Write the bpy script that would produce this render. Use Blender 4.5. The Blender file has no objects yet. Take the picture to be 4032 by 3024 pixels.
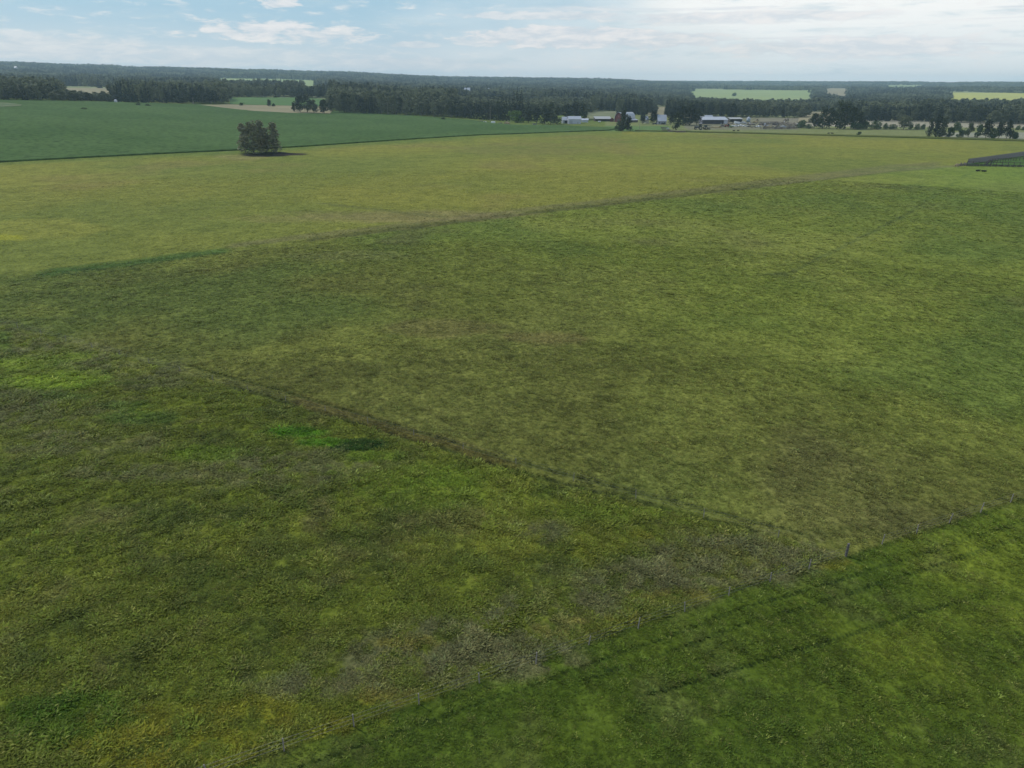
import bpy, bmesh, math, random
import numpy as np
from mathutils import Vector, Matrix
random.seed(7)
rng = np.random.default_rng(11)
S = bpy.context.scene
COL = S.collection
PI = math.pi
R_ = math.radians

# ------------------------------------------------------------------ camera
H = 40.0
PITCH = R_(23.75)
ROLL = R_(0.40)
F = 2688.0
cam_d = bpy.data.cameras.new('camera')
cam_d.sensor_width = 36.0
cam_d.lens = 24.0
cam_d.clip_start = 0.5
cam_d.clip_end = 40000.0
cam = bpy.data.objects.new('camera', cam_d)
COL.objects.link(cam)
MCAM = (Matrix.Rotation(PI / 2 - PITCH, 3, 'X') @ Matrix.Rotation(ROLL, 3, 'Z'))
cam.matrix_world = Matrix.Translation((0, 0, H)) @ MCAM.to_4x4()
S.camera = cam

# ------------------------------------------------------------------ exposure
S.view_settings.view_transform = 'Standard'
S.view_settings.look = 'None'
S.view_settings.exposure = 0.0
S.view_settings.gamma = 1.0
S.view_settings.use_curve_mapping = False
S.cycles.volume_bounces = 2
S.cycles.max_bounces = 5
S.cycles.diffuse_bounces = 3
S.cycles.transparent_max_bounces = 8

# ------------------------------------------------------------------ sun
SUN_EL = R_(47)
SUN_DIR = Vector((-0.86 * math.cos(SUN_EL), 0.51 * math.cos(SUN_EL), math.sin(SUN_EL))).normalized()
sl = bpy.data.lights.new('sun', 'SUN')
sl.energy = 3.0
sl.angle = R_(1.2)
sl.color = (1.0, 0.95, 0.86)
so = bpy.data.objects.new('sun', sl)
COL.objects.link(so)
so.rotation_euler = (-SUN_DIR).to_track_quat('-Z', 'Y').to_euler()

# ------------------------------------------------------------------ node helpers
def nn(nt, typ, **kw):
    n = nt.nodes.new(typ)
    for k, v in kw.items():
        if k.startswith('i_'):
            key = k[2:]
            key = int(key) if key.isdigit() else key
            n.inputs[key].default_value = v
        else:
            setattr(n, k, v)
    return n

def mth(nt, op, a, b=None, c=None, clamp=False):
    n = nt.nodes.new('ShaderNodeMath'); n.operation = op; n.use_clamp = clamp
    for i, x in enumerate((a, b, c)):
        if x is None: continue
        if isinstance(x, (int, float)): n.inputs[i].default_value = x
        else: nt.links.new(x, n.inputs[i])
    return n.outputs[0]

def ramp(nt, x, a, b, smooth=True):
    n = nt.nodes.new('ShaderNodeMapRange')
    n.interpolation_type = 'SMOOTHSTEP' if smooth else 'LINEAR'
    n.inputs['From Min'].default_value = a; n.inputs['From Max'].default_value = b
    nt.links.new(x, n.inputs['Value'])
    return n.outputs[0]

def mixc(nt, f, a, b, mode='MIX'):
    n = nt.nodes.new('ShaderNodeMix'); n.data_type = 'RGBA'; n.blend_type = mode
    for k, x in ((0, f), (6, a), (7, b)):
        if isinstance(x, (int, float)): n.inputs[k].default_value = x
        elif isinstance(x, tuple): n.inputs[k].default_value = (*x[:3], 1)
        else: nt.links.new(x, n.inputs[k])
    return n.outputs[2]

def noise(nt, vec, scale, detail=3, rough=.55, dist=0.0):
    n = nt.nodes.new('ShaderNodeTexNoise')
    n.inputs['Scale'].default_value = scale; n.inputs['Detail'].default_value = detail
    n.inputs['Roughness'].default_value = rough; n.inputs['Distortion'].default_value = dist
    if vec is not None: nt.links.new(vec, n.inputs['Vector'])
    return n.outputs[0]

def lin(r, g, b, k=1.0):
    f = lambda c: (c / 12.92 if c <= .04045 else ((c + .055) / 1.055) ** 2.4)
    return tuple(f(c / 255) * k for c in (r, g, b))

# ------------------------------------------------------------------ world sky with broken cloud
w = bpy.data.worlds.new('World'); S.world = w; w.use_nodes = True
nt = w.node_tree; nt.nodes.clear()
sky = nt.nodes.new('ShaderNodeTexSky'); sky.sky_type = 'NISHITA'; sky.sun_disc = False
sky.sun_elevation = SUN_EL
sky.sun_rotation = math.atan2(SUN_DIR.x, SUN_DIR.y)
sky.dust_density = 1.5; sky.air_density = 1.0
tc = nn(nt, 'ShaderNodeTexCoord')
sp = nn(nt, 'ShaderNodeSeparateXYZ'); nt.links.new(tc.outputs['Generated'], sp.inputs[0])
az = mth(nt, 'ARCTAN2', sp.outputs[0], sp.outputs[1])          # 0 straight ahead, + to the right
el = mth(nt, 'ARCSINE', sp.outputs[2])
def skyvec(sa, se, off):
    c = nn(nt, 'ShaderNodeCombineXYZ')
    # wrapped azimuth so that the clouds run on all round the sky
    nt.links.new(mth(nt, 'MULTIPLY', sp.outputs[0], sa), c.inputs[0])
    nt.links.new(mth(nt, 'ADD', mth(nt, 'MULTIPLY', sp.outputs[1], sa), off), c.inputs[1])
    nt.links.new(mth(nt, 'MULTIPLY', el, se), c.inputs[2])
    return c.outputs[0]
def deg(x): return R_(x)
# elevation bands: 0..6 degrees are in the picture
n_big = noise(nt, skyvec(3.0, 16, 3.0), 1.0, 4, .5)
n_mid = noise(nt, skyvec(9.0, 62, 11.0), 1.0, 6, .58, .2)
n_fine = noise(nt, skyvec(30.0, 130, 5.0), 1.0, 6, .6, .3)
n_streak = noise(nt, skyvec(4.0, 120, 8.0), 1.0, 4, .5)
def blob(ac, ec, wa, we):
    """soft ellipse at azimuth ac / elevation ec (degrees)"""
    da = mth(nt, 'DIVIDE', mth(nt, 'SUBTRACT', az, R_(ac)), R_(wa))
    de = mth(nt, 'DIVIDE', mth(nt, 'SUBTRACT', el, R_(ec)), R_(we))
    d = mth(nt, 'ADD', mth(nt, 'MULTIPLY', da, da), mth(nt, 'MULTIPLY', de, de))
    return mth(nt, 'SUBTRACT', 1.0, d, clamp=True)
# thin bright veil that thickens to the right and towards the horizon
veil_r = ramp(nt, mth(nt, 'ADD', az, mth(nt, 'MULTIPLY', mth(nt, 'SUBTRACT', n_big, .5), .9)), R_(-14), R_(20))
veil_h = ramp(nt, mth(nt, 'ADD', el, mth(nt, 'MULTIPLY', mth(nt, 'SUBTRACT', n_streak, .5), .035)), R_(5.0), R_(0.4))
veil_r = mth(nt, 'MULTIPLY', veil_r, mth(nt, 'SUBTRACT', 1.0, mth(nt, 'MULTIPLY', ramp(nt, el, R_(14), R_(45)), .7)))
veil = mth(nt, 'MAXIMUM', mth(nt, 'MULTIPLY', veil_r, .93), mth(nt, 'MULTIPLY', veil_h, .62))
bg_sky = nn(nt, 'ShaderNodeBackground'); bg_sky.inputs[1].default_value = 0.10
nt.links.new(sky.outputs[0], bg_sky.inputs[0])
# pale blue of the thin air haze (left) to near white (right)
blue = lin(166, 204, 226); grey = lin(212, 225, 235); white = tuple(c * 1.06 for c in lin(251, 252, 250))
high = ramp(nt, el, R_(7), R_(40))
c0 = mixc(nt, high, blue, lin(84, 136, 190))
c1 = mixc(nt, veil_h, c0, grey)
rb = mth(nt, 'MULTIPLY', veil_r, mth(nt, 'SUBTRACT', 1.0, mth(nt, 'MULTIPLY', veil_h, .45)))
c2 = mixc(nt, rb, c1, white)
# grey-blue undersides in the veil
under = mth(nt, 'MULTIPLY', ramp(nt, n_mid, .52, .72), mth(nt, 'ADD', .5, mth(nt, 'MULTIPLY', veil_r, .3)))
c3 = mixc(nt, mth(nt, 'MULTIPLY', under, .8), c2, lin(196, 217, 228))
# lumpy cumulus: the bank left of centre, two small puffs, ragged strips right of centre
def lump(b, lo, hi):
    m = mth(nt, 'ADD', mth(nt, 'MULTIPLY', b, .42), mth(nt, 'MULTIPLY', n_fine, 1.0))
    return ramp(nt, m, lo, hi)
masks = [
    (lump(blob(-18.5, 3.35, 8.0, 1.15), .70, .90), .9),
    (lump(blob(-14.5, 3.15, 7.5, .95), .70, .92), .8),
    (lump(blob(-16.8, 5.05, 2.0, .60), .68, .86), .85),
    (lump(blob(-24.0, 5.3, 1.6, .45), .62, .76), .4),
    (lump(blob(-2.0, 2.9, 4.0, .5), .64, .78), .6),
    (lump(blob(3.5, 3.2, 9.0, 1.0), .60, .76), .9),
    (lump(blob(10.5, 3.0, 7.0, .8), .62, .78), .8),
    (lump(blob(-7.5, 2.6, 2.6, .35), .62, .76), .6),
    (lump(blob(24.0, 2.4, 12.0, 1.0), .60, .80), .7),
    (lump(blob(-33, 1.9, 10, 1.1), .50, .85), .6), (lump(blob(-20, 1.6, 12, .8), .50, .85), .5), (lump(blob(-8, 1.3, 10, .6), .55, .85), .5), (lump(blob(16, 4.4, 12, .5), .5, .8), .7), (lump(blob(2, 4.6, 9, .35), .55, .8), .7),
    (mth(nt, 'MULTIPLY', ramp(nt, n_streak, .55, .68), ramp(nt, az, R_(-12), R_(6))), .55),
]
cov = None
for m, k in masks:
    mm = mth(nt, 'MULTIPLY', m, k)
    cov = mm if cov is None else mth(nt, 'MAXIMUM', cov, mm)
# scattered clouds over the rest of the sky, same kind
scat = mth(nt, 'MULTIPLY', ramp(nt, n_mid, .54, .66), ramp(nt, el, R_(6), R_(11)))
cov = mth(nt, 'MAXIMUM', cov, mth(nt, 'MULTIPLY', scat, .7))
ccol = mixc(nt, ramp(nt, n_fine, .35, .7), lin(214, 222, 231), lin(250, 246, 245))
c4 = mixc(nt, cov, c3, ccol)
bg_cl = nn(nt, 'ShaderNodeBackground'); bg_cl.inputs[1].default_value = 1.0
nt.links.new(c4, bg_cl.inputs[0])
mx = nn(nt, 'ShaderNodeMixShader')
nt.links.new(mth(nt, 'MAXIMUM', .86, mth(nt, 'MAXIMUM', veil, cov)), mx.inputs[0])
nt.links.new(bg_sky.outputs[0], mx.inputs[1]); nt.links.new(bg_cl.outputs[0], mx.inputs[2])
wo = nn(nt, 'ShaderNodeOutputWorld'); nt.links.new(mx.outputs[0], wo.inputs[0])

# ------------------------------------------------------------------ photograph <-> ground
_M = np.array(MCAM)
def ray(u, v):
    d = np.stack([(np.asarray(u, float) - 2016) / F, (1512 - np.asarray(v, float)) / F, -np.ones_like(np.asarray(u, float))], -1)
    return d @ _M.T
def project(x, y, z):
    p = np.stack([x, y, np.asarray(z) - H], -1) @ _M
    dep = np.maximum(-p[..., 2], .01)
    return 2016 + F * p[..., 0] / dep, 1512 - F * p[..., 1] / dep, dep
def vhor(u): return 1512 - (F * math.tan(PITCH) * math.cos(ROLL)) + (u - 2016) * math.tan(ROLL)

RR = np.array([0, 450, 600, 850, 1200, 1800, 2600, 3600, 5000, 7000, 10000, 14000.])
UU = [0, 1000, 2016, 3000, 4032]
f_ = None
TV = [  # image row of the bare ground at each range, None = level ground
    [f_, f_, 492, 398, 376, 344, 312, 281, 252, 264, 280, 300],
    [f_, f_, 530, 442, 382, 352, 328, 306, 285, 296, 306, 316],
    [f_, f_, f_, f_, 424, 388, 360, 337, 314, 318, 322, 328],
    [f_, f_, f_, f_, 451, 420, 386, 357, 345, 327, 330, 334],
    [f_, f_, f_, f_, 463, 428, 390, 363, 348, 332, 336, 338]]
TAZ, TZ = [], []
for u, col in zip(UU, TV):
    d = ray(u, 330); TAZ.append(math.atan2(d[0], d[1]))
    row = []
    for r, v in zip(RR, col):
        if v is None: row.append(0.0); continue
        d = ray(u, v); row.append(H + r * d[2] / math.hypot(d[0], d[1]))
    TZ.append(row)
TZ = np.array(TZ); TAZ = np.array(TAZ)
def terrain(x, y):
    x = np.asarray(x, float); y = np.asarray(y, float)
    r = np.hypot(x, y); a = np.arctan2(x, y)
    ti = np.interp(r, RR, np.arange(len(RR))); i = np.clip(ti.astype(int), 0, len(RR) - 2); f = ti - i
    ta = np.interp(a, TAZ, np.arange(len(TAZ))); j = np.clip(ta.astype(int), 0, len(TAZ) - 2); g = ta - j
    g = g * g * (3 - 2 * g) * .5 + g * .5
    def prof(jj):
        p0 = TZ[jj, np.maximum(i - 1, 0)]; p1 = TZ[jj, i]; p2 = TZ[jj, i + 1]; p3 = TZ[jj, np.minimum(i + 2, len(RR) - 1)]
        m1 = (p2 - p0) * .5; m2 = (p3 - p1) * .5
        f2, f3 = f * f, f * f * f
        return (2 * f3 - 3 * f2 + 1) * p1 + (f3 - 2 * f2 + f) * m1 + (-2 * f3 + 3 * f2) * p2 + (f3 - f2) * m2
    z = prof(j) * (1 - g) + prof(j + 1) * g
    far = np.clip((r - 2200) / 2500, 0, 1)
    return z + far * (3.5 * np.sin(x / 410 + y / 900) + 2.5 * np.sin(x / 173 + 1.3) * np.cos(y / 260))
def G(u, v, zoff=0.0, rmax=9500):
    """first ground point under photograph pixel (u, v)"""
    d = ray(u, v); d = d / math.hypot(d[0], d[1])
    rs = np.concatenate([np.arange(20, 1300, 2.0), np.arange(1300, rmax, 10.0)])
    zz = H + rs * d[2]; gz = terrain(rs * d[0], rs * d[1]) + zoff
    k = np.nonzero(zz <= gz)[0]
    r = rs[k[0]] if len(k) else rmax
    if len(k) and k[0] > 0:
        a, b = k[0] - 1, k[0]; da = zz[a] - gz[a]; db = zz[b] - gz[b]
        r = rs[a] + (rs[b] - rs[a]) * da / (da - db)
    return Vector((d[0] * r, d[1] * r, float(terrain(d[0] * r, d[1] * r))))
def mpp(p):                                   # metres in one photograph pixel at p
    return float(project(p.x, p.y, p.z)[2]) / F

# value noise in numpy
def vnoise(x, y, s, seed=0, oct=3):
    out = 0; amp = 1; tot = 0
    for o in range(oct):
        xs, ys = x / s + 17.3 * o + seed, y / s - 9.1 * o + seed * 1.7
        xi, yi = np.floor(xs).astype(np.int64), np.floor(ys).astype(np.int64)
        fx, fy = xs - xi, ys - yi; fx = fx * fx * (3 - 2 * fx); fy = fy * fy * (3 - 2 * fy)
        def h(a, b):
            n = (a * 374761393 + b * 668265263 + (seed + o) * 69069) & 0x7fffffff
            n = ((n ^ (n >> 13)) * 1274126177) & 0x7fffffff
            return ((n ^ (n >> 16)) & 0xffff) / 65535.0
        v = (h(xi, yi) * (1 - fx) + h(xi + 1, yi) * fx) * (1 - fy) + (h(xi, yi + 1) * (1 - fx) + h(xi + 1, yi + 1) * fx) * fy
        out = out + amp * v; tot += amp; amp *= .55; s = s * .47
    return out / tot
def ss(a, b, x):
    t = np.clip((x - a) / (b - a), 0, 1); return t * t * (3 - 2 * t)

# ------------------------------------------------------------------ mesh and object helpers
def mat(name, col, rough=.9, spec=.2, var=.0, scale=1.0, metal=0.0):
    m = bpy.data.materials.new(name); m.use_nodes = True
    t = m.node_tree; b = t.nodes['Principled BSDF']
    b.inputs['Roughness'].default_value = rough; b.inputs['Specular IOR Level'].default_value = spec
    b.inputs['Metallic'].default_value = metal
    if var > 0:
        tcn = nn(t, 'ShaderNodeTexCoord')
        f = noise(t, tcn.outputs['Object'], scale, 4, .6)
        c = mixc(t, f, tuple(x * (1 - var) for x in col), tuple(min(1, x * (1 + var)) for x in col))
        t.links.new(c, b.inputs['Base Color'])
    else: b.inputs['Base Color'].default_value = (*col, 1)
    return m

def obj(name, verts, faces, m=None, parent=None, smooth=False, loc=None):
    me = bpy.data.meshes.new(name); me.from_pydata([tuple(v) for v in verts], [], faces); me.update()
    if m is not None: me.materials.append(m)
    if smooth: me.polygons.foreach_set('use_smooth', [True] * len(me.polygons))
    o = bpy.data.objects.new(name, me); COL.objects.link(o)
    if parent: o.parent = parent
    if loc is not None: o.location = loc
    return o
def tag(o, label=None, cat=None, group=None, kind=None):
    if label: o['label'] = label
    if cat: o['category'] = cat
    if group: o['group'] = group
    if kind: o['kind'] = kind
    return o
def empty(name, loc, rz=0.0):
    o = bpy.data.objects.new(name, None); COL.objects.link(o)
    o.location = loc; o.rotation_euler = (0, 0, rz); o.empty_display_size = .5
    return o

class MB:
    def __init__(s): s.v = []; s.f = []
    def add(s, vs, fs):
        k = len(s.v); s.v += [tuple(a) for a in vs]; s.f += [tuple(i + k for i in f) for f in fs]; return s
    def box(s, x0, x1, y0, y1, z0, z1):
        return s.add([(x0, y0, z0), (x1, y0, z0), (x1, y1, z0), (x0, y1, z0), (x0, y0, z1), (x1, y0, z1), (x1, y1, z1), (x0, y1, z1)],
                     [(0, 3, 2, 1), (4, 5, 6, 7), (0, 1, 5, 4), (1, 2, 6, 5), (2, 3, 7, 6), (3, 0, 4, 7)])
    def prism(s, prof, y0, y1, cap=True):      # profile in x,z swept along y
        n = len(prof)
        vs = [(x, y0, z) for x, z in prof] + [(x, y1, z) for x, z in prof]
        fs = [(i, (i + 1) % n, n + (i + 1) % n, n + i) for i in range(n)]
        if cap: fs += [tuple(range(n))[::-1], tuple(range(n, 2 * n))]
        return s.add(vs, fs)
    def tube(s, a, b, r0, r1=None, n=6):
        r1 = r0 if r1 is None else r1
        a, b = Vector(a), Vector(b); d = (b - a).normalized()
        x = d.orthogonal().normalized(); y = d.cross(x)
        vs = [a + (x * math.cos(2 * PI * i / n) + y * math.sin(2 * PI * i / n)) * r0 for i in range(n)]
        vs += [b + (x * math.cos(2 * PI * i / n) + y * math.sin(2 * PI * i / n)) * r1 for i in range(n)]
        return s.add(vs, [(i, (i + 1) % n, n + (i + 1) % n, n + i) for i in range(n)] + [tuple(range(n))[::-1], tuple(range(n, 2 * n))])
    def wheel(s, x, y, z, r, w, n=14):         # axle along y
        return s.tube((x, y - w / 2, z), (x, y + w / 2, z), r, r, n)
    def build(s, name, m, parent=None, smooth=False, loc=None): return obj(name, s.v, s.f, m, parent, smooth, loc)

def set_attr(me, name, arr, typ='FLOAT_COLOR', dom='POINT'):
    a = me.attributes.new(name, typ, dom)
    if typ == 'FLOAT_COLOR':
        full = np.ones((len(arr), 4), np.float32); full[:, :3] = arr
        a.data.foreach_set('color', full.ravel())
    else: a.data.foreach_set('value', np.ascontiguousarray(arr))

# ------------------------------------------------------------------ ground colour plan
K = 0.91
def C(r, g, b): return np.array(lin(r, g, b, K))
fenceL = ([-900, 956, 2040, 2949, 3330, 4032, 5200], [3660, 3013, 2626, 2304, 2190, 1962, 1590])
diagL = ([-900, 0, 700, 1150, 2000, 2750, 3330, 3400], [1030, 1272, 1468, 1590, 1850, 2035, 2190, 2215])
upperL = ([-900, 0, 1000, 2000, 3000, 3500, 3800, 5000], [1190, 1088, 966, 846, 728, 668, 650, 640])
cropN = ([-900, 0, 950, 1200, 1900, 2400], [690, 640, 592, 578, 532, 516])
farHay = ([-900, 2400, 2500, 3200, 4032, 5000], [516, 516, 518, 532, 555, 580])
def paint(x, y, z):
    u, v, dep = project(x, y, z)
    L = lambda P: np.interp(u, *P)
    n1 = vnoise(x, y, 14, 3, 3); n2 = vnoise(x, y, 4.0, 5, 3); n3 = vnoise(x, y, 55, 9, 3); n5 = vnoise(x, y, 1.1, 8, 3)
    wob = (n2 - .5)
    def mixm(base, col, m): return base * (1 - m[..., None]) + col * m[..., None]
    sh = x.shape
    # A: cropped pasture right of the near fence
    cA = C(80, 96, 31) * np.ones(sh + (3,))
    cA = mixm(cA, C(104, 116, 38), ss(.5, .75, n1) * .75)
    cA = mixm(cA, C(68, 88, 30), ss(.5, .28, n1) * .5)
    cA = mixm(cA, C(98, 101, 58), ss(.55, .75, vnoise(x, y, 5, 21, 3)) * .35)
    # B: rough ungrazed triangle
    cB = C(98, 108, 38) * np.ones(sh + (3,))
    cB = mixm(cB, C(120, 126, 46), ss(.5, .78, n1) * .7)
    cB = mixm(cB, C(72, 84, 36), ss(.48, .25, n2) * .6)
    cB = mixm(cB, C(112, 108, 66), ss(.60, .8, vnoise(x, y, 5, 31, 3)) * .45)
    # C: middle pasture, browner low, greener upper right
    g = ss(1500, 850, v + (2016 - u) * .32 + (n3 - .5) * 500)
    cC = mixm(C(100, 104, 49) * np.ones(sh + (3,)), C(110, 120, 50), g)
    cC = mixm(cC, C(112, 117, 58), ss(.52, .72, n3) * .5 * (1 - g * .2))
    cC = mixm(cC, C(86, 105, 48), ss(.50, .30, n3) * .55)
    cC = mixm(cC, C(124, 130, 60), ss(.52, .78, vnoise(x, y, 26, 71, 3)) * .55)
    cC = mixm(cC, C(92, 88, 56), ss(.62, .8, vnoise(x, y, 30, 41, 3)) * .45)
    # D: yellow-green hay field
    nD = vnoise(x, y, 90, 51, 3)
    cD = C(116, 121, 54) * np.ones(sh + (3,))
    cD = mixm(cD, C(128, 127, 56), ss(.45, .7, nD) * .7)
    cD = mixm(cD, C(102, 113, 52), ss(.5, .3, nD) * .6)
    cD = mixm(cD, C(124, 114, 66), ss(.55, .75, vnoise(x, y, 60, 61, 3)) * .45)
    # F: farmyard, stubble and rough strips beyond
    cF = C(118, 124, 78) * np.ones(sh + (3,))
    cF = mixm(cF, C(96, 112, 62), ss(.45, .7, nD) * .6)
    fl = L(fenceL); dl = L(diagL); ul = L(upperL)
    inA = ss(-3, 3, v - fl + wob * 16)
    inB = ss(-5, 5, v - dl + wob * 26) * (1 - inA)
    inC = ss(-14, 16, v - ul + wob * 34 + (n1 - .5) * 26) * (1 - inA) * (1 - inB)
    c = mixm(cD, cC, inC); c = mixm(c, cB, inB); c = mixm(c, cA, inA)
    rut = np.zeros(sh)
    def spot(cu, cv, ru, rv, col, k=1.0, wn=.8, soft=.5, dith=False):
        nonlocal c
        d = np.sqrt(((u - cu) / ru) ** 2 + ((v - cv) / rv) ** 2) + (n1 - .5) * wn + (n2 - .5) * wn * .8
        mk = ss(1 + soft / 2, 1 - soft / 2, d) * k
        if dith: mk = np.clip(mk * 1.5, 0, 1) * ss(.30, .62, n5)
        c = mixm(c, C(*col), mk)
    def strip(P, col, wpx, k=1.0, u0=-1e5, u1=1e5, off=0.0, wn=6):
        nonlocal c
        d = np.abs(v - np.interp(u, *P) - off + wob * wn)
        mk = ss(wpx, wpx * .35, d) * ss(u0 - 30, u0 + 30, u) * ss(u1 + 30, u1 - 30, u)
        c = mixm(c, C(*col), mk * k)
        if k >= .7 and wpx < 12: rut[:] = np.maximum(rut, mk)
    # track between middle pasture and hay field
    strip(upperL, (108, 104, 72), 12, .55, 900, 3700, -11)
    strip(upperL, (78, 78, 46), 9, .75, 1200, 3700, 4)
    strip(upperL, (60, 92, 42), 16, .7, 150, 900, 6)
    strip(upperL, (92, 80, 66), 5, .9, 3560, 3760, 2)
    strip(upperL, (128, 126, 84), 7, .5, 3000, 3800, 2)
    # old furrows along the diagonal
    strip(diagL, (58, 66, 32), 11, .9, 900, 3000, -2)
    strip(diagL, (88, 76, 42), 34, .55, 1150, 2050, -28, 30)
    strip(diagL, (62, 70, 34), 8, .8, 700, 3200, -40)
    strip(diagL, (110, 112, 52), 8, .4, 1500, 3300, 16)
    # wheel tracks beside the near fence
    strip(fenceL, (92, 108, 38), 34, .35, 400, 4032, 48, 30)
    strip(fenceL, (46, 62, 26), 8, .75, 700, 4032, 88, 8)
    strip(fenceL, (44, 62, 26), 7, .8, 2300, 4032, 150, 8)
    strip(([600, 2600, 3300, 4032], [3300, 2720, 2510, 2290]), (40, 56, 24), 9, .85, 2500, 3900, 0, 12)
    strip(fenceL, (52, 64, 26), 10, .6, 300, 4100, 6)
    strip(([3100, 3560, 3800, 4000], [1080, 850, 690, 600]), (80, 92, 50), 8, .6, 2990, 3860, 0, 8)
    # grey seeding thistle and flower patches
    G1 = (106, 107, 68)
    for a in [(2830, 2170, 290, 75), (2600, 2290, 330, 75), (2080, 2090, 170, 48), (2900, 2230, 260, 60), (1750, 2560, 330, 70), (1550, 2640, 280, 60), (2030, 2470, 300, 60),
              (1300, 2700, 220, 45), (2250, 2400, 230, 45), (1950, 2600, 200, 40)]:
        spot(*a, G1, .66, 1.5, 1.2, True)
    for a in [(60, 1330, 160, 40), (230, 1390, 240, 38), (480, 1440, 260, 42), (640, 1490, 180, 42), (120, 1640, 260, 50), (260, 1750, 210, 40), (880, 1870, 240, 40), (1280, 1830, 230, 42), (60, 1560, 130, 60), (480, 1860, 200, 25)]:
        spot(*a, G1, .46, 1.8, 1.2, True)
    for a in [(250, 1490, 180, 34), (110, 1430, 130, 28), (180, 1500, 230, 22), (240, 1400, 110, 18)]:
        spot(*a, (116, 138, 40), .6, 1.6, .9)
    for a in [(260, 1555, 110, 18), (500, 1590, 110, 20), (10, 1340, 40, 36), (520, 1640, 150, 22)]:
        spot(*a, (78, 102, 36), .7, 1.3, .8)
    for a in [(1180, 1700, 115, 22), (1760, 1900, 130, 22), (1480, 1800, 90, 16), (780, 1790, 110, 24)]:
        spot(*a, (98, 122, 32), .6, 1.4, .8)
    for a in [(1800, 1950, 300, 60), (1900, 1870, 200, 45), (2350, 2020, 300, 30), (1650, 1880, 200, 40)]:
        spot(*a, (104, 122, 38), .55, 1.3, 1.0)
    spot(1400, 1752, 125, 22, (46, 70, 22), 1.0, .35, .3)
    spot(1270, 1742, 90, 16, (80, 116, 26), .95, .4, .4)
    spot(1175, 1704, 100, 17, (78, 118, 24), 1.0, .4, .4)
    for a in [(250, 2850, 230, 70), (150, 2790, 150, 40), (330, 2760, 150, 30)]:
        spot(*a, (68, 97, 24), .6, 1.5, .9)
    for a in [(2650, 2350, 130, 24), (2500, 2110, 90, 22), (2260, 2470, 130, 28), (2440, 2440, 70, 20), (1600, 2530, 80, 16), (900, 2800, 250, 50), (700, 2900, 330, 90), (1200, 2850, 180, 40), (760, 3000, 260, 40), (3300, 2230, 60, 15), (1500, 2745, 120, 20)]:
        spot(*a, (130, 124, 34), .32, 2.0, 1.0, True)
    spot(1760, 1290, 240, 30, (110, 100, 62), .4, 1.0, .8); spot(2150, 1330, 200, 26, (118, 102, 66), .4, 1.0, .8)
    spot(1350, 1010, 260, 22, (112, 116, 66), .5)
    # hay field details
    spot(1600, 850, 420, 22, (122, 110, 78), .5, .6, .8); spot(1350, 860, 520, 16, (130, 122, 74), .4)
    strip(([700, 1250, 1800], [776, 798, 862]), (96, 100, 56), 7, .5, 1250, 1760)
    strip(([0, 500, 1100], [920, 850, 790]), (100, 104, 50), 6, .35, 0, 1000)
    spot(960, 618, 120, 10, (140, 128, 88), .4, .5, .6)
    spot(1050, 607, 105, 11, (30, 26, 25), 1.0, .2, .3); spot(1150, 607, 62, 5, (52, 40, 42), .9, .3, .4)  # clump's cast shadow and its tail painted into the ground colour, with dark soil
    spot(120, 905, 300, 40, (142, 140, 62), .4); spot(20, 935, 80, 12, (150, 150, 40), .5)
    edge = v - np.interp(u, *cropN)
    k = ss(20, 3, edge) * (u < 2450)
    c = mixm(c, C(94, 112, 52), k * .7)
    # beyond the hay field
    inF = ss(2, -2, v - np.interp(u, *farHay)) * (u > 2380)
    cFF = cF.copy()
    st = ss(498, 494, v - (u - 3040) * .008 + wob * 2) * (u > 2990)
    cFF = mixm(cFF, C(150, 144, 124), st)
    gw = (u > 3700) * ss(560, 540, v) * ss(518, 524, v)
    cFF = mixm(cFF, C(140, 140, 120), gw)
    yard = (u > 2700) * (u < 3150) * ss(514, 508, v)
    cFF = mixm(cFF, C(118, 114, 96), yard * .8)
    grn = (u < 2640) * ss(494, 498, v)
    cFF = mixm(cFF, C(84, 116, 64), grn * .8)
    c = mixm(c, cFF, inF)
    inP = ss(0, 3, u - 3806) * ss(657, 653, v) * ss(-2, 2, v - (640 - (u - 3808) * .16))   # inside the paddock
    c = mixm(c, C(70, 96, 42), inP)
    lush = ss(3350, 3900, u) * ss(900, 680, v) * ss(653, 657, v)
    c = mixm(c, C(106, 128, 54), lush * .6)
    zone = np.where(inF > .5, 2, np.where((v - ul < 0) & (inA < .5), 1, 0))
    return c, zone, u, v, rut

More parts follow.
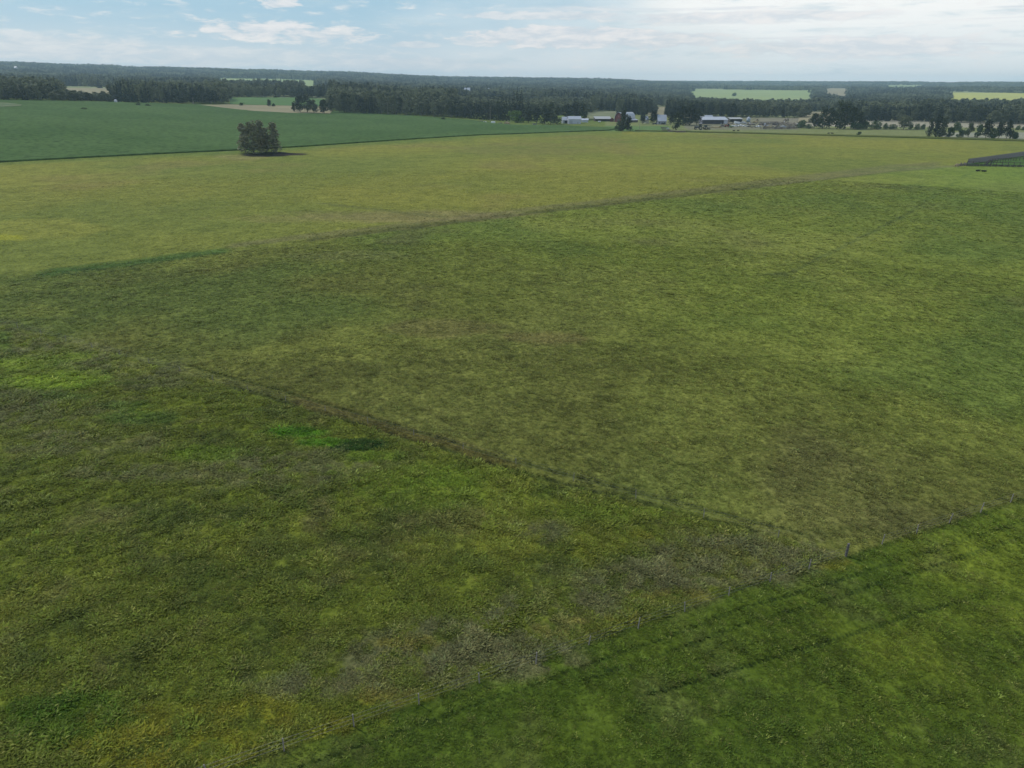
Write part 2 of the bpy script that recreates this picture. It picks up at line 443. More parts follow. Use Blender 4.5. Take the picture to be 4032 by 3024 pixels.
# ------------------------------------------------------------------ ground materials
def ground_mat(name, nscale=1.0, contrast=.45, bump=.6):
    m = bpy.data.materials.new(name); m.use_nodes = True
    t = m.node_tree; b = t.nodes['Principled BSDF']
    b.inputs['Roughness'].default_value = 1.0; b.inputs['Specular IOR Level'].default_value = .05
    at = nn(t, 'ShaderNodeAttribute', attribute_name='plant_colour')
    geo = nn(t, 'ShaderNodeNewGeometry')
    a = noise(t, geo.outputs['Position'], 1.7 * nscale, 5, .65, .3)
    bb = noise(t, geo.outputs['Position'], .42 * nscale, 3, .6, .5)
    cc = noise(t, geo.outputs['Position'], .13 * nscale, 2, .5)
    s = mth(t, 'ADD', mth(t, 'MULTIPLY', mth(t, 'SUBTRACT', a, .5), contrast * 5.5), mth(t, 'MULTIPLY', mth(t, 'SUBTRACT', bb, .5), contrast * 3.2))
    s = mth(t, 'ADD', s, mth(t, 'MULTIPLY', mth(t, 'SUBTRACT', cc, .5), contrast * 1.9))
    f = mth(t, 'MAXIMUM', mth(t, 'ADD', 1.0, s), .25)
    cb = nn(t, 'ShaderNodeCombineXYZ')
    t.links.new(f, cb.inputs[0]); t.links.new(mth(t, 'ADD', mth(t, 'MULTIPLY', f, .9), .1), cb.inputs[1]); t.links.new(f, cb.inputs[2])
    c = mixc(t, 1.0, at.outputs['Color'], cb.outputs[0], 'MULTIPLY')
    t.links.new(c, b.inputs['Base Color'])
    bp = nn(t, 'ShaderNodeBump'); bp.inputs['Strength'].default_value = bump; bp.inputs['Distance'].default_value = .5
    t.links.new(mth(t, 'ADD', a, mth(t, 'MULTIPLY', bb, .8)), bp.inputs['Height']); t.links.new(bp.outputs[0], b.inputs['Normal'])
    return m
M_past = ground_mat('pasture_grass', 1.0, .45, .45)
M_hay = ground_mat('hay_stubble', .8, .38, .6)

# ------------------------------------------------------------------ base terrain, to the horizon
def polar_mesh(name, rs, azs, zf, m, closed=False):
    rg, ag = np.meshgrid(rs, azs, indexing='ij')
    x, y = rg * np.sin(ag), rg * np.cos(ag); z = zf(x, y, rg)
    nr, na = rg.shape
    V = np.stack([x, y, z], -1).reshape(-1, 3)
    idx = np.arange(nr * na).reshape(nr, na)
    q = np.stack([idx[:-1, :-1], idx[:-1, 1:], idx[1:, 1:], idx[1:, :-1]], -1)[:, :, ::-1].reshape(-1, 4)
    return V, q
def fast_mesh(name, V, q, m):
    me = bpy.data.meshes.new(name)
    me.vertices.add(len(V)); me.vertices.foreach_set('co', V.astype(np.float32).ravel())
    k = q.shape[1]
    me.loops.add(q.size); me.loops.foreach_set('vertex_index', q.ravel().astype(np.int32))
    me.polygons.add(len(q)); me.polygons.foreach_set('loop_start', np.arange(0, q.size, k, dtype=np.int32))
    me.update(calc_edges=True); me.validate()
    me.polygons.foreach_set('use_smooth', np.ones(len(me.polygons), bool))
    if m: me.materials.append(m)
    o = bpy.data.objects.new(name, me); COL.objects.link(o)
    return o
rs = np.concatenate([[0.5], np.geomspace(12, 1000, 60), np.geomspace(1040, 9200, 150)])
azs = np.concatenate([np.linspace(-PI, -.85, 24)[:-1], np.linspace(-.85, .85, 220), np.linspace(.85, PI, 24)[1:]])
def zbase(x, y, r): return terrain(x, y) - .45 * np.clip((1080 - r) / 60, 0, 1) - 0.0
V, q = polar_mesh('ground', rs, azs, zbase, None)
M_under = mat('forest_floor_and_meadow', lin(124, 130, 92), 1, .05, .5, .02)
g0 = fast_mesh('ground', V, q, M_under); tag(g0, kind='structure')

# near fields, one fan of cells split into the three fields
rs = np.geomspace(14, 1060, 640); azs = np.linspace(-1.05, 1.05, 540)
def znear(x, y, r):
    k = np.clip((520 - r) / 300, 0, 1)
    return terrain(x, y) + k * ((vnoise(x, y, 9, 77, 2) - .5) * .35 + (vnoise(x, y, 2.2, 78, 2) - .5) * .16)
V, q = polar_mesh('', rs, azs, znear, None)
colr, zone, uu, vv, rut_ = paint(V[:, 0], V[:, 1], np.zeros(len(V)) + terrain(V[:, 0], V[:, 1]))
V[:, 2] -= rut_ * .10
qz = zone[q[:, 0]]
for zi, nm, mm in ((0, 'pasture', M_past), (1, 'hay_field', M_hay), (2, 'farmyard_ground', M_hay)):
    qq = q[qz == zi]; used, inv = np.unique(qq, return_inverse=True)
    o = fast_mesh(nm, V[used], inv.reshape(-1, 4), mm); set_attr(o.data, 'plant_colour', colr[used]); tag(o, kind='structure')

# ------------------------------------------------------------------ draped field sheets
def sheet(name, pts, m, zoff=.6, cell=30.0, skirt=0.0):
    """polygon given by photograph pixels of its ground outline, cut into cells and draped over the terrain"""
    P = [p if isinstance(p, Vector) else G(*p) for p in pts]
    bm = bmesh.new(); vs = [bm.verts.new((p.x, p.y, 0)) for p in P]; bm.faces.new(vs)
    bmesh.ops.triangulate(bm, faces=bm.faces[:])
    xs = [p.x for p in P]; ys = [p.y for p in P]
    for lo, hi, ax in ((min(xs), max(xs), 0), (min(ys), max(ys), 1)):
        n = max(1, int((hi - lo) / cell))
        for i in range(1, n):
            c = lo + (hi - lo) * i / n
            co = (c, 0, 0) if ax == 0 else (0, c, 0); no = (1, 0, 0) if ax == 0 else (0, 1, 0)
            bmesh.ops.bisect_plane(bm, geom=bm.verts[:] + bm.edges[:] + bm.faces[:], plane_co=co, plane_no=no)
    for v in bm.verts: v.co.z = float(terrain(v.co.x, v.co.y)) + zoff
    if skirt:
        be = [e for e in bm.edges if e.is_boundary]
        r = bmesh.ops.extrude_edge_only(bm, edges=be)
        for v in [g for g in r['geom'] if isinstance(g, bmesh.types.BMVert)]: v.co.z -= skirt
    bmesh.ops.recalc_face_normals(bm, faces=bm.faces[:])
    me = bpy.data.meshes.new(name); bm.to_mesh(me); bm.free(); me.materials.append(m)
    up = sum(p.normal.z * p.area for p in me.polygons)
    if up < 0: me.flip_normals()
    o = bpy.data.objects.new(name, me); COL.objects.link(o); tag(o, kind='structure'); return o
def field_mat(name, c1, c2, s=.01, fine=.25, streak=1.0):
    m = bpy.data.materials.new(name); m.use_nodes = True
    t = m.node_tree; b = t.nodes['Principled BSDF']; b.inputs['Roughness'].default_value = 1; b.inputs['Specular IOR Level'].default_value = .05
    geo = nn(t, 'ShaderNodeNewGeometry')
    f = ramp(t, noise(t, geo.outputs['Position'], s, 4, .6), .35, .65)
    g = noise(t, geo.outputs['Position'], s * 26, 4, .6)
    c = mixc(t, f, c1, c2)
    c = mixc(t, mth(t, 'MULTIPLY', ramp(t, g, .4, .75), fine), c, tuple(x * .45 for x in c1))
    t.links.new(c, b.inputs['Base Color'])
    bp = nn(t, 'ShaderNodeBump'); bp.inputs['Strength'].default_value = .5; bp.inputs['Distance'].default_value = .6
    t.links.new(g, bp.inputs['Height']); t.links.new(bp.outputs[0], b.inputs['Normal'])
    return m
M_crop = field_mat('green_crop', lin(66, 91, 46), lin(77, 101, 54), .012, .9)
M_tan = field_mat('tan_stubble', lin(142, 134, 106), lin(130, 124, 98), .02, .2)
M_pale = field_mat('pale_green_field', lin(128, 144, 94), lin(138, 150, 98), .006, .15)
M_khaki = field_mat('khaki_grass', lin(124, 126, 98), lin(108, 114, 84), .02, .3)
M_yel = field_mat('yellow_canola', lin(168, 166, 84), lin(154, 158, 88), .006, .15)
M_med = field_mat('green_meadow', lin(80, 108, 62), lin(86, 114, 68), .01, .2)
M_strip = field_mat('ditch_grass', lin(88, 92, 40), lin(72, 84, 36), .05, .5)

def PV(u, r):                                   # terrain point on the bearing of pixel column u at range r
    d = ray(u, 340); a = math.atan2(d[0], d[1]); return Vector((r * math.sin(a), r * math.cos(a), 0))
crop = sheet('crop_field', [(-330, 660), (0, 640), (950, 592), (1200, 578), (1900, 532), (2400, 514), (2440, 506), (2200, 496), (2010, 493), (1880, 478), (1850, 474),
                            (1620, 457), (1300, 448), (1150, 446), (1000, 438), (900, 428), (800, 414), (450, 404), (0, 396), (-330, 392)], M_crop, .85, 26, 1.1)
sheet('stubble_field', [(790, 416), (905, 430), (1000, 440), (1150, 448), (1300, 450), (1310, 436), (1290, 424), (905, 414)], M_tan, .9, 25)
sheet('meadow', [(905, 413), (1290, 423), (1290, 392), (1150, 386), (905, 386)], M_med, .8, 25)
sheet('field_edge_grass', [(2500, 516), (2900, 525), (3200, 533), (3700, 547), (4032, 557), (4500, 570), (4500, 564), (4032, 551.5), (3700, 541), (3200, 529), (2900, 521.5), (2500, 513.5)], M_strip, .55, 25, .6)
sheet('stony_patch', [(-60, 425), (40, 424), (84, 421), (88, 416), (30, 409), (-60, 406)], field_mat('stony_grass', lin(104, 112, 84), lin(86, 104, 70), .08, .3), 1.0, 20)
# clearings in the forest: (name, material, u0, u1, r0, r1)
CLEAR = [('stubble_field', M_tan, 205, 450, 960, 1750), ('stubble_field', M_tan, -200, 60, 1200, 1500), ('pale_field', M_pale, 850, 1250, 1950, 3300),
         ('stubble_field', M_tan, 1170, 1345, 1350, 2150), ('pale_field', M_pale, 2715, 3210, 1750, 3600), ('pale_field', M_tan, 3240, 3350, 2600, 4600),
         ('canola_field', M_yel, 3720, 4400, 1850, 3300), ('stubble_field', M_tan, 3165, 3300, 930, 1350), ('stubble_field', M_tan, 2560, 2640, 1000, 1450),
         ('hill_field', M_tan, 235, 420, 4300, 4900), ('khaki_field', M_khaki, 2310, 2440, 900, 1130), ('stubble_field', M_tan, 195, 240, 2000, 2300),
         ('pale_field', M_pale, 3480, 3640, 4300, 6000)]
CL_AZ = []
for nm, m, u0, u1, r0, r1 in CLEAR:
    d0, d1 = ray(u0, 340), ray(u1, 340); CL_AZ.append((math.atan2(d0[0], d0[1]), math.atan2(d1[0], d1[1]), r0, r1))
    n = 6; us = np.linspace(u0, u1, n)
    sheet(nm, [PV(u, r0) for u in us] + [PV(u, r1) for u in us[::-1]], m, 1.0, 60 if r1 < 2500 else 120)

# ------------------------------------------------------------------ haze
hz = bpy.data.materials.new('air'); hz.use_nodes = True; t = hz.node_tree; t.nodes.clear()
pv = nn(t, 'ShaderNodeVolumePrincipled'); pv.inputs['Color'].default_value = (.60, .84, 1, 1); pv.inputs['Density'].default_value = .95e-4
pv.inputs['Anisotropy'].default_value = .2
om = nn(t, 'ShaderNodeOutputMaterial'); t.links.new(pv.outputs[0], om.inputs['Volume'])
hb = MB(); hb.box(-9300, 9300, -9300, 9300, -30, 158)
hobj = hb.build('haze', hz); tag(hobj, kind='stuff')

# ------------------------------------------------------------------ foliage materials
def leaf_mat(name, c1, c2, instancer=False):
    m = bpy.data.materials.new(name); m.use_nodes = True
    t = m.node_tree; b = t.nodes['Principled BSDF']; b.inputs['Roughness'].default_value = .8; b.inputs['Specular IOR Level'].default_value = .15
    geo = nn(t, 'ShaderNodeNewGeometry'); oi = nn(t, 'ShaderNodeObjectInfo')
    f = mth(t, 'ADD', mth(t, 'MULTIPLY', oi.outputs['Random'], .55), mth(t, 'MULTIPLY', noise(t, geo.outputs['Position'], .35, 2), .3))
    f = mth(t, 'ADD', f, mth(t, 'MULTIPLY', mth(t, 'SUBTRACT', ramp(t, noise(t, geo.outputs['Position'], .006, 3), .35, .65), .45), .55), clamp=True)
    c = mixc(t, f, c1, c2)
    t.links.new(c, b.inputs['Base Color'])
    tr = nn(t, 'ShaderNodeBsdfTranslucent'); t.links.new(c, tr.inputs[0])
    ms = nn(t, 'ShaderNodeMixShader'); ms.inputs[0].default_value = .2
    out = t.nodes['Material Output']
    t.links.new(b.outputs[0], ms.inputs[1]); t.links.new(tr.outputs[0], ms.inputs[2]); t.links.new(ms.outputs[0], out.inputs[0])
    return m
M_asp = leaf_mat('aspen_leaf', lin(34, 46, 32), lin(126, 132, 100))
M_drk = leaf_mat('dark_poplar_leaf', lin(32, 42, 30), lin(74, 84, 60))
M_spr = leaf_mat('spruce_needle', lin(16, 26, 20), lin(40, 54, 38))
M_grey = leaf_mat('grey_poplar_leaf', lin(92, 98, 72), lin(138, 138, 112))
M_bush = leaf_mat('willow_leaf', lin(60, 80, 46), lin(86, 102, 68))
M_brt = leaf_mat('bright_leaf', lin(84, 108, 48), lin(96, 118, 56))
M_bark = mat('bark', lin(120, 114, 100), .95, .1, .35, 2.0)
M_barkd = mat('dark_bark', lin(72, 62, 50), .95, .1, .3, 2.0)

def crown_geo(kind, seed, n_leaf=420, leaf=.75):
    """unit-ish crown: height 1 (z .0-1), width 1; leaf cards; returned as verts, faces in metres for a tree 20 m x 9 m"""
    r = random.Random(seed); v = []; f = []
    def card(p, s, flat=0.0):
        a = Vector((r.gauss(0, 1), r.gauss(0, 1), r.gauss(0, 1) * (1 - flat))).normalized()
        b = a.orthogonal().normalized(); b.rotate(Matrix.Rotation(r.uniform(0, 6.3), 3, a)); c = a.cross(b)
        k = len(v); s1, s2 = s * r.uniform(.6, 1.2), s * r.uniform(.5, 1.0)
        for q in (b * s1, c * s2, -b * s1, -c * s2): v.append(p + q)
        f.append((k, k + 1, k + 2, k + 3))
    if kind == 'spruce':
        layers = 15
        for i in range(layers):
            t = i / (layers - 1); z = 2.0 + 17.6 * t; rad = (3.3 * (1 - t) ** .85 + .25) * r.uniform(.8, 1.15)
            for j in range(max(6, int(30 * (1 - t) + 5))):
                a = r.uniform(0, 2 * PI); q = rad * r.uniform(.35, 1.0)
                card(Vector((q * math.cos(a), q * math.sin(a), z - q * .35 + r.uniform(-.4, .5))), leaf * (.95 - .45 * t), .5)
    elif kind == 'bush':
        cl = [(Vector((r.uniform(-.62, .62) * 4.5, r.uniform(-.62, .62) * 4.5, r.uniform(1.2, 5.6))), r.uniform(1.6, 2.7)) for _ in range(13)]
        for c, rad in cl:
            c.x *= 1 - max(0, (c.z - 3) / 7); c.y *= 1 - max(0, (c.z - 3) / 7)
            for j in range(n_leaf // 13):
                d = Vector((r.gauss(0, 1), r.gauss(0, 1), r.gauss(0, 1))).normalized() * rad * r.uniform(.55, 1.0)
                card(Vector((c.x + d.x, c.y + d.y, max(.2, c.z + d.z * .8))), leaf * .8)
    else:                                                   # aspen / poplar
        lo = 2.6 if kind == 'aspen' else .6
        n = 24
        for i in range(n):
            t = (i + .5) / n; z = lo + 1.4 + (16.6 - lo) * t
            env = 4.2 * (math.sin(PI * min(1, (t * .80 + .17))) ** .75)
            a = r.uniform(0, 2 * PI); q = env * r.uniform(.2, .72)
            c = Vector((q * math.cos(a), q * math.sin(a), z)); rad = r.uniform(1.6, 2.6) * (1.1 - .4 * t)
            for j in range(n_leaf // n):
                d = Vector((r.gauss(0, 1), r.gauss(0, 1), r.gauss(0, 1))).normalized() * rad * r.uniform(.5, 1.05)
                card(c + Vector((d.x, d.y, d.z * 1.1)), leaf)
    return v, f
def trunk_geo(kind, seed):
    r = random.Random(seed); b = MB()
    if kind == 'bush':
        for i in range(5):
            a = i * 1.26 + r.uniform(-.3, .3); b.tube((.2 * math.cos(a), .2 * math.sin(a), -.2), (1.9 * math.cos(a), 1.9 * math.sin(a), 3.6), .13, .04, 5)
    elif kind == 'spruce': b.tube((0, 0, -.3), (0, 0, 17.5), .26, .05, 6)
    else:
        p = Vector((0, 0, -.3)); rad = .3
        for i in range(5):
            q2 = p + Vector((r.uniform(-.3, .3), r.uniform(-.3, .3), 3.3)); b.tube(p, q2, rad, rad * .78, 6); p = q2; rad *= .78
            if i > 0:
                for k in range(2):
                    a = r.uniform(0, 6.3); b.tube(p, p + Vector((2.3 * math.cos(a), 2.3 * math.sin(a), 2.0)), rad * .5, .03, 4)
    return b.v, b.f
DIM = {'aspen': (9.6, 19.2), 'poplar': (9.6, 19.0), 'spruce': (7.0, 19.8), 'bush': (9.5, 6.8)}
LEAFM = {'aspen': M_asp, 'poplar': M_asp, 'spruce': M_spr, 'bush': M_bush}
PROTO = {}
def proto(kind, var, m=None):
    key = (kind, var, m.name if m else '')
    if key not in PROTO:
        s = hash((len(kind) * 7 + var * 13)) & 0xffff
        cv, cf = crown_geo(kind, s, 840 if kind != 'bush' else 620, .66)
        tv, tf = trunk_geo(kind, s + 1)
        cm = bpy.data.meshes.new('crown'); cm.from_pydata([tuple(a) for a in cv], [], cf); cm.materials.append(m or LEAFM[kind])
        tm = bpy.data.meshes.new('trunk'); tm.from_pydata(tv, [], tf); tm.materials.append(M_barkd if kind == 'spruce' else M_bark)
        PROTO[key] = (cm, tm)
    return PROTO[key]
NAMES = {'aspen': 'aspen_tree', 'poplar': 'poplar_tree', 'spruce': 'spruce_tree', 'bush': 'bush'}
def tree(kind, p, hm, wm, label, group=None, var=None, m=None, cat=None):
    w0, h0 = DIM[kind]
    e = empty(NAMES[kind], p, random.uniform(0, 6.3)); e.scale = (wm / w0, wm / w0, hm / h0)
    tag(e, label, cat or ('bush' if kind == 'bush' else 'tree'), group)
    cm, tm = proto(kind, random.randrange(5) if var is None else var, m)
    for nm, me in (('crown', cm), ('trunk', tm)):
        o = bpy.data.objects.new(nm, me); COL.objects.link(o); o.parent = e
    return e
def tree_px(kind, u, v, hp, wp, label, group=None, m=None, var=None):
    if kind == 'spruce': hp *= 1.15; wp *= 1.25
    if u > 3600: wp *= .82
    if m is None and kind in ('poplar', 'aspen') and 2050 < u < 3420: m = M_drk
    p = G(u, v); s = mpp(p); return tree(kind, p, hp * s * 1.07, wp * s * (1.55 if m is M_grey else 1.32 if kind != 'bush' else 1.2), label, group, var, m)

# lone clump in the hay field
g = 'poplars of the lone clump in the hay field'
for a in [('poplar', 968, 602, 104, 46, 'leftmost poplar of the lone clump standing in the yellow-green hay field'),
          ('poplar', 1000, 606, 113, 52, 'tall broad poplar second from the left in the lone hay field clump'),
          ('poplar', 1033, 601, 112, 50, 'tall poplar in the middle of the lone hay field clump'),
          ('poplar', 1050, 598, 84, 34, 'shorter poplar wedged behind the middle of the lone hay field clump'),
          ('poplar', 1084, 600, 104, 50, 'slightly detached poplar at the right end of the lone hay field clump')]:
    tree_px(*a, group=g, m=M_grey)
# farmyard trees
g = 'spruces behind the scrap left of the white shed'
lab = 'dark narrow spruce in the spruce grove left of the white shed'
for a in [(1842, 466, 55, 20), (1858, 468, 66, 22), (1874, 469, 60, 22), (1890, 470, 70, 22), (1907, 472, 58, 20), (1922, 473, 66, 22), (1945, 474, 62, 20), (1962, 474, 70, 20),
          (1980, 476, 82, 24), (1992, 475, 78, 20), (2006, 476, 78, 20), (2022, 474, 92, 24), (2036, 474, 98, 22), (2052, 475, 96, 26), (2080, 478, 68, 22), (1934, 470, 60, 24), (1972, 472, 76, 22)]:
    tree_px('spruce', *a, lab, g)
tree_px('bush', 2032, 482, 40, 66, 'bright yellow-green leafy bush in front of the dark spruces', m=M_brt)
g = 'dark trees left of the white shed'
for a in [('aspen', 2082, 484, 46, 40, 'low grey-green tree just right of the bright bush by the spruces'), ('aspen', 2112, 487, 58, 46, 'rounded dark tree midway between the bright bush and the white shed'),
          ('poplar', 2146, 489, 64, 44, 'dark poplar left of the tallest one beside the white shed'), ('poplar', 2168, 490, 78, 44, 'tallest dark poplar left of the white shed'),
          ('poplar', 2194, 488, 56, 36, 'dark poplar touching the left end of the white shed')]:
    tree_px(*a, group=g)
g = 'trees behind the white shed'
for a in [('aspen', 2235, 474, 56, 46, 'dark aspen behind the left half of the white shed'), ('aspen', 2265, 472, 62, 46, 'tall dark aspen behind the middle of the white shed'), ('aspen', 2293, 474, 58, 42, 'dark aspen behind the right end of the white shed')]:
    tree_px(*a, group=g)
g = 'dark trees in front of the red barn'
for a in [('poplar', 2452, 516, 72, 38, 'tallest dark poplar standing in front of the red barn'), ('poplar', 2474, 515, 50, 32, 'shorter dark poplar at the right in front of the red barn'), ('bush', 2438, 515, 32, 32, 'dark bush at the left foot of the poplars before the red barn')]:
    tree_px(*a, group=g)
for a in [('poplar', 2660, 511, 62, 32, 'narrow dark poplar alone before the white-roofed house'), ('poplar', 2690, 494, 66, 46, 'left tree of the big dark group left of the open machine shed'),
          ('poplar', 2717, 493, 74, 50, 'tallest tree of the big dark group left of the open machine shed'), ('aspen', 2742, 492, 56, 40, 'right tree of the big dark group beside the open machine shed'),
          ('aspen', 2530, 489, 40, 26, 'small dark tree between the red barn and the yellowish shed'), ('aspen', 2572, 488, 48, 36, 'grey-green tree left of the white-roofed house'), ('aspen', 2640, 492, 44, 26, 'small tree right of the white-roofed house')]:
    tree_px(*a)
g = 'dense grove right of the corrals'
for k, a in enumerate([('aspen', 3204, 505, 52, 42, 'leftmost low tree of the dense grove right of the corrals'), ('poplar', 3236, 506, 76, 44, 'tall dark tree on the left side of the dense grove right of the corrals'),
          ('aspen', 3264, 507, 72, 44, 'dark tree left of the tallest tree in the dense grove right of the corrals'), ('poplar', 3295, 508, 96, 48, 'tallest tree of the dense grove right of the corrals'),
          ('poplar', 3322, 508, 94, 46, 'second tallest tree, right of the tallest in the dense grove by the corrals'), ('aspen', 3350, 507, 78, 44, 'tree right of the two tallest in the dense grove by the corrals'),
          ('aspen', 3378, 506, 60, 44, 'lower tree near the right end of the dense grove by the corrals'), ('bush', 3402, 506, 34, 44, 'rounded bush at the right end of the dense grove by the corrals'), ('bush', 3372, 509, 26, 50, 'grey bush in front of the right side of the dense grove')]):
    tree_px(*a, group=g)
for a in [('bush', 3154, 504, 31, 34, 'small round dark bush alone between the corrals and the dense grove'), ('bush', 3182, 506, 15, 30, 'low bush at the left foot of the dense grove'),
          ('bush', 3448, 509, 28, 44, 'rounded bush first right of the dense grove before the tan field'), ('bush', 3485, 509, 22, 20, 'narrow bush between the rounded bush and the low hedge before the tan field'),
          ('bush', 3513, 509, 17, 34, 'low flat hedge bush left of the lone round tree'), ('aspen', 3556, 510, 50, 48, 'lone rounded dark tree standing before the tan field'), ('bush', 3584, 509, 22, 18, 'little bush touching the right side of the lone rounded tree'),
          ('bush', 3610, 510, 20, 24, 'small bush, left one of a pair at the tan field edge'), ('bush', 3632, 510, 22, 22, 'small bush, right one of a pair at the tan field edge'),
          ('bush', 4006, 512, 18, 20, 'tiny bush at the far right before the tan field'), ('bush', 4029, 513, 14, 24, 'tiny bush cut by the right picture edge')]:
    tree_px(*a)
g = 'ragged trees along the hay field edge at the right'
for a in [('poplar', 3656, 539, 64, 28, 'slim left tree of the left ragged clump at the hay field edge'), ('poplar', 3684, 541, 78, 40, 'tallest tree of the left ragged clump at the hay field edge'),
          ('poplar', 3708, 541, 72, 36, 'tree right of the tallest in the left ragged clump at the hay field edge'), ('bush', 3736, 542, 36, 40, 'low leafy bush between the two trees groups of the left ragged clump'),
          ('bush', 3768, 514, 32, 38, 'small round tree behind the gap of the left ragged clump'), ('bush', 3784, 541, 26, 44, 'low bush on the right of the left ragged clump'),
          ('aspen', 3812, 540, 50, 36, 'right end tree of the left ragged clump'), ('bush', 3848, 542, 46, 36, 'left bush of the right ragged clump near the picture edge'),
          ('aspen', 3880, 544, 66, 44, 'tallest tree of the right ragged clump near the picture edge'), ('bush', 3906, 545, 34, 46, 'low bush in the middle of the right ragged clump'),
          ('aspen', 3930, 545, 60, 42, 'middle tree of the right ragged clump near the picture edge'), ('aspen', 3962, 545, 62, 46, 'tree right of the middle in the right ragged clump'), ('bush', 3988, 546, 32, 40, 'right end bush of the right ragged clump')]:
    tree_px(*a, group=g)
for a in [('aspen', 1158, 442, 34, 16, 'narrow dark tree standing alone on the tan strip behind the green crop'), ('aspen', 1061, 421, 26, 18, 'dark small tree, larger of two on the far green meadow edge'),
          ('bush', 1078, 421, 16, 13, 'tiny bush right of the dark small tree on the far green meadow'), ('bush', 953, 418, 12, 20, 'tiny bush at the left of the far green meadow'),
          ('aspen', 1184, 445, 62, 40, 'left aspen of the loose group behind the green crop'), ('aspen', 1210, 446, 66, 42, 'tall aspen second in the loose group behind the green crop'),
          ('aspen', 1238, 447, 48, 34, 'low aspen third in the loose group behind the green crop'), ('aspen', 1276, 449, 50, 40, 'right aspen of the loose group behind the green crop'),
          ('bush', 332, 433, 8, 26, 'dark low bush alone inside the green crop'), ('bush', 545, 417, 14, 16, 'left bush of two at the far edge of the green crop'), ('bush', 583, 419, 9, 28, 'flat right bush of two at the far edge of the green crop'),
          ('bush', 1745, 473, 12, 18, 'round dark bush in front of the pale strip left of the spruces'), ('bush', 2890, 380, 14, 18, 'small tree alone on the pale green far field')]:
    tree_px(*a)

# ------------------------------------------------------------------ forest
BASE = ([-800, 0, 200, 205, 450, 460, 900, 905, 1290, 1300, 1620, 1835, 1845, 2328, 2332, 2450, 2700, 3000, 3180, 3380, 3700, 4032, 5000],
        [396, 396, 399, 399, 403, 404, 411, 385, 386, 446, 456, 466, 452, 455, 450, 452, 462, 463, 466, 477, 483, 491, 510])
pts = []
def ring(r0, r1, s):
    n = int((r1 - r0) / s) + 1
    for i in range(n):
        r = r0 + i * s; m = int(2 * .74 * r / s)
        a = (np.arange(m) + rng.random(m) * .95) / m * 1.48 - .74
        rr = r + (rng.random(m) - .5) * s * 1.2
        pts.append(np.stack([rr * np.sin(a), rr * np.cos(a), np.full(m, s)], -1))
ring(760, 1500, 9.0); ring(1500, 2400, 13.0); ring(2400, 4000, 22.0); ring(4000, 8600, 34.0)
Pf = np.concatenate(pts)
x, y = Pf[:, 0], Pf[:, 1]; z = terrain(x, y); u, v, dep = project(x, y, z); rad = np.hypot(x, y); a_ = np.arctan2(x, y)
ok = v < np.interp(u, *BASE)
na_ = (vnoise(x, y, 90, 33, 3) - .5) * .022 + .004; nr_ = (vnoise(x, y, 140, 34, 3) - .5) * .16 + .02
for a0, a1, r0, r1 in CL_AZ:
    ok &= ~((a_ > a0 + na_ * (1200 / r0)) & (a_ < a1 + na_ * (1200 / r0) - .003) & (rad > r0 * (1 + nr_)) & (rad < r1 * (1 + nr_ * .6)))
# ragged natural gaps
gap = vnoise(x, y, 160, 5, 3)
ok &= ~((gap > .59) & (rad > 1120))
ok &= (y > 0)
Pf, z, u, v, rad, a_ = Pf[ok], z[ok], u[ok], v[ok], rad[ok], a_[ok]
x, y = Pf[:, 0], Pf[:, 1]
hgt = 17 + 7 * rng.random(len(x)) + 3 * (vnoise(x, y, 120, 15, 2) - .5)
hgt[(u > 1300) & (u < 1850) & (rad < 1300)] *= 1.1
hgt[(u > 205) & (u < 470) & (rad < 980)] *= .45
hgt[(u < 205) & (rad < 1000)] *= .78
hgt[(u > 900) & (u < 1300) & (rad < 1400)] *= .85
hgt *= .90
hgt[(u > 2500)] *= .86
hgt[(u > 1800) & (u < 2330) & (rad < 1500)] *= .72
hgt *= .72 + .56 * vnoise(x, y, 45, 46, 2)
hgt *= np.where(rad > 2400, .75 + .6 * vnoise(x, y, 260, 45, 2), 1)
spr = (vnoise(x, y, 90, 25, 2) > .62) & (rng.random(len(x)) < .7) | (rng.random(len(x)) < .07)
# the front trees, each a tree of its own
bins = np.floor(np.degrees(a_) / .27).astype(int)
inframe = (u > -40) & (u < 4072) & (rad < 1350)
front = []
for b in np.unique(bins[inframe]):
    i = np.nonzero((bins == b) & inframe)[0]
    front.append(i[np.argmin(rad[i])])
front = np.array(front)
SEG = [(0, 205, 'in the far left belt behind the crop, left of the tan field'), (205, 460, 'in the low hedge before the tan field at the far left'), (460, 600, 'in the tall wood just right of the small white tank'),
       (600, 770, 'in the middle of the tall wood behind the left crop'), (770, 905, 'at the right end of the tall wood behind the left crop'), (905, 1100, 'behind the left half of the small green meadow'),
       (1100, 1300, 'behind the right half of the small green meadow'), (1300, 1530, 'between the loose aspen group and the pole behind the crop'), (1530, 1700, 'just right of the pole behind the crop'),
       (1700, 1840, 'before the pale strip left of the spruce grove'), (1840, 2080, 'behind the dark spruce grove'), (2080, 2330, 'in the wood behind the white shed'),
       (2330, 2520, 'in the wood behind the red barn'), (2520, 2760, 'in the wood behind the farmhouse'), (2760, 2900, 'in the wood behind the open machine shed'), (2900, 3000, 'in the wood behind the grain bin'),
       (3000, 3180, 'in the wood behind the corrals'), (3180, 3420, 'behind the dense grove'), (3420, 3600, 'in the long wood behind the lone round tree'), (3600, 3830, 'in the long wood behind the left ragged clump'), (3830, 5000, 'in the long wood at the right edge')]
def belt(u, k):
    for a0, a1, t_ in SEG:
        if u < a1: break
    kk = 'dark pointed spruce' if k == 'spruce' else 'grey-green aspen'
    return f'{kk} {t_}', ('spruces ' if k == 'spruce' else 'aspens ') + t_
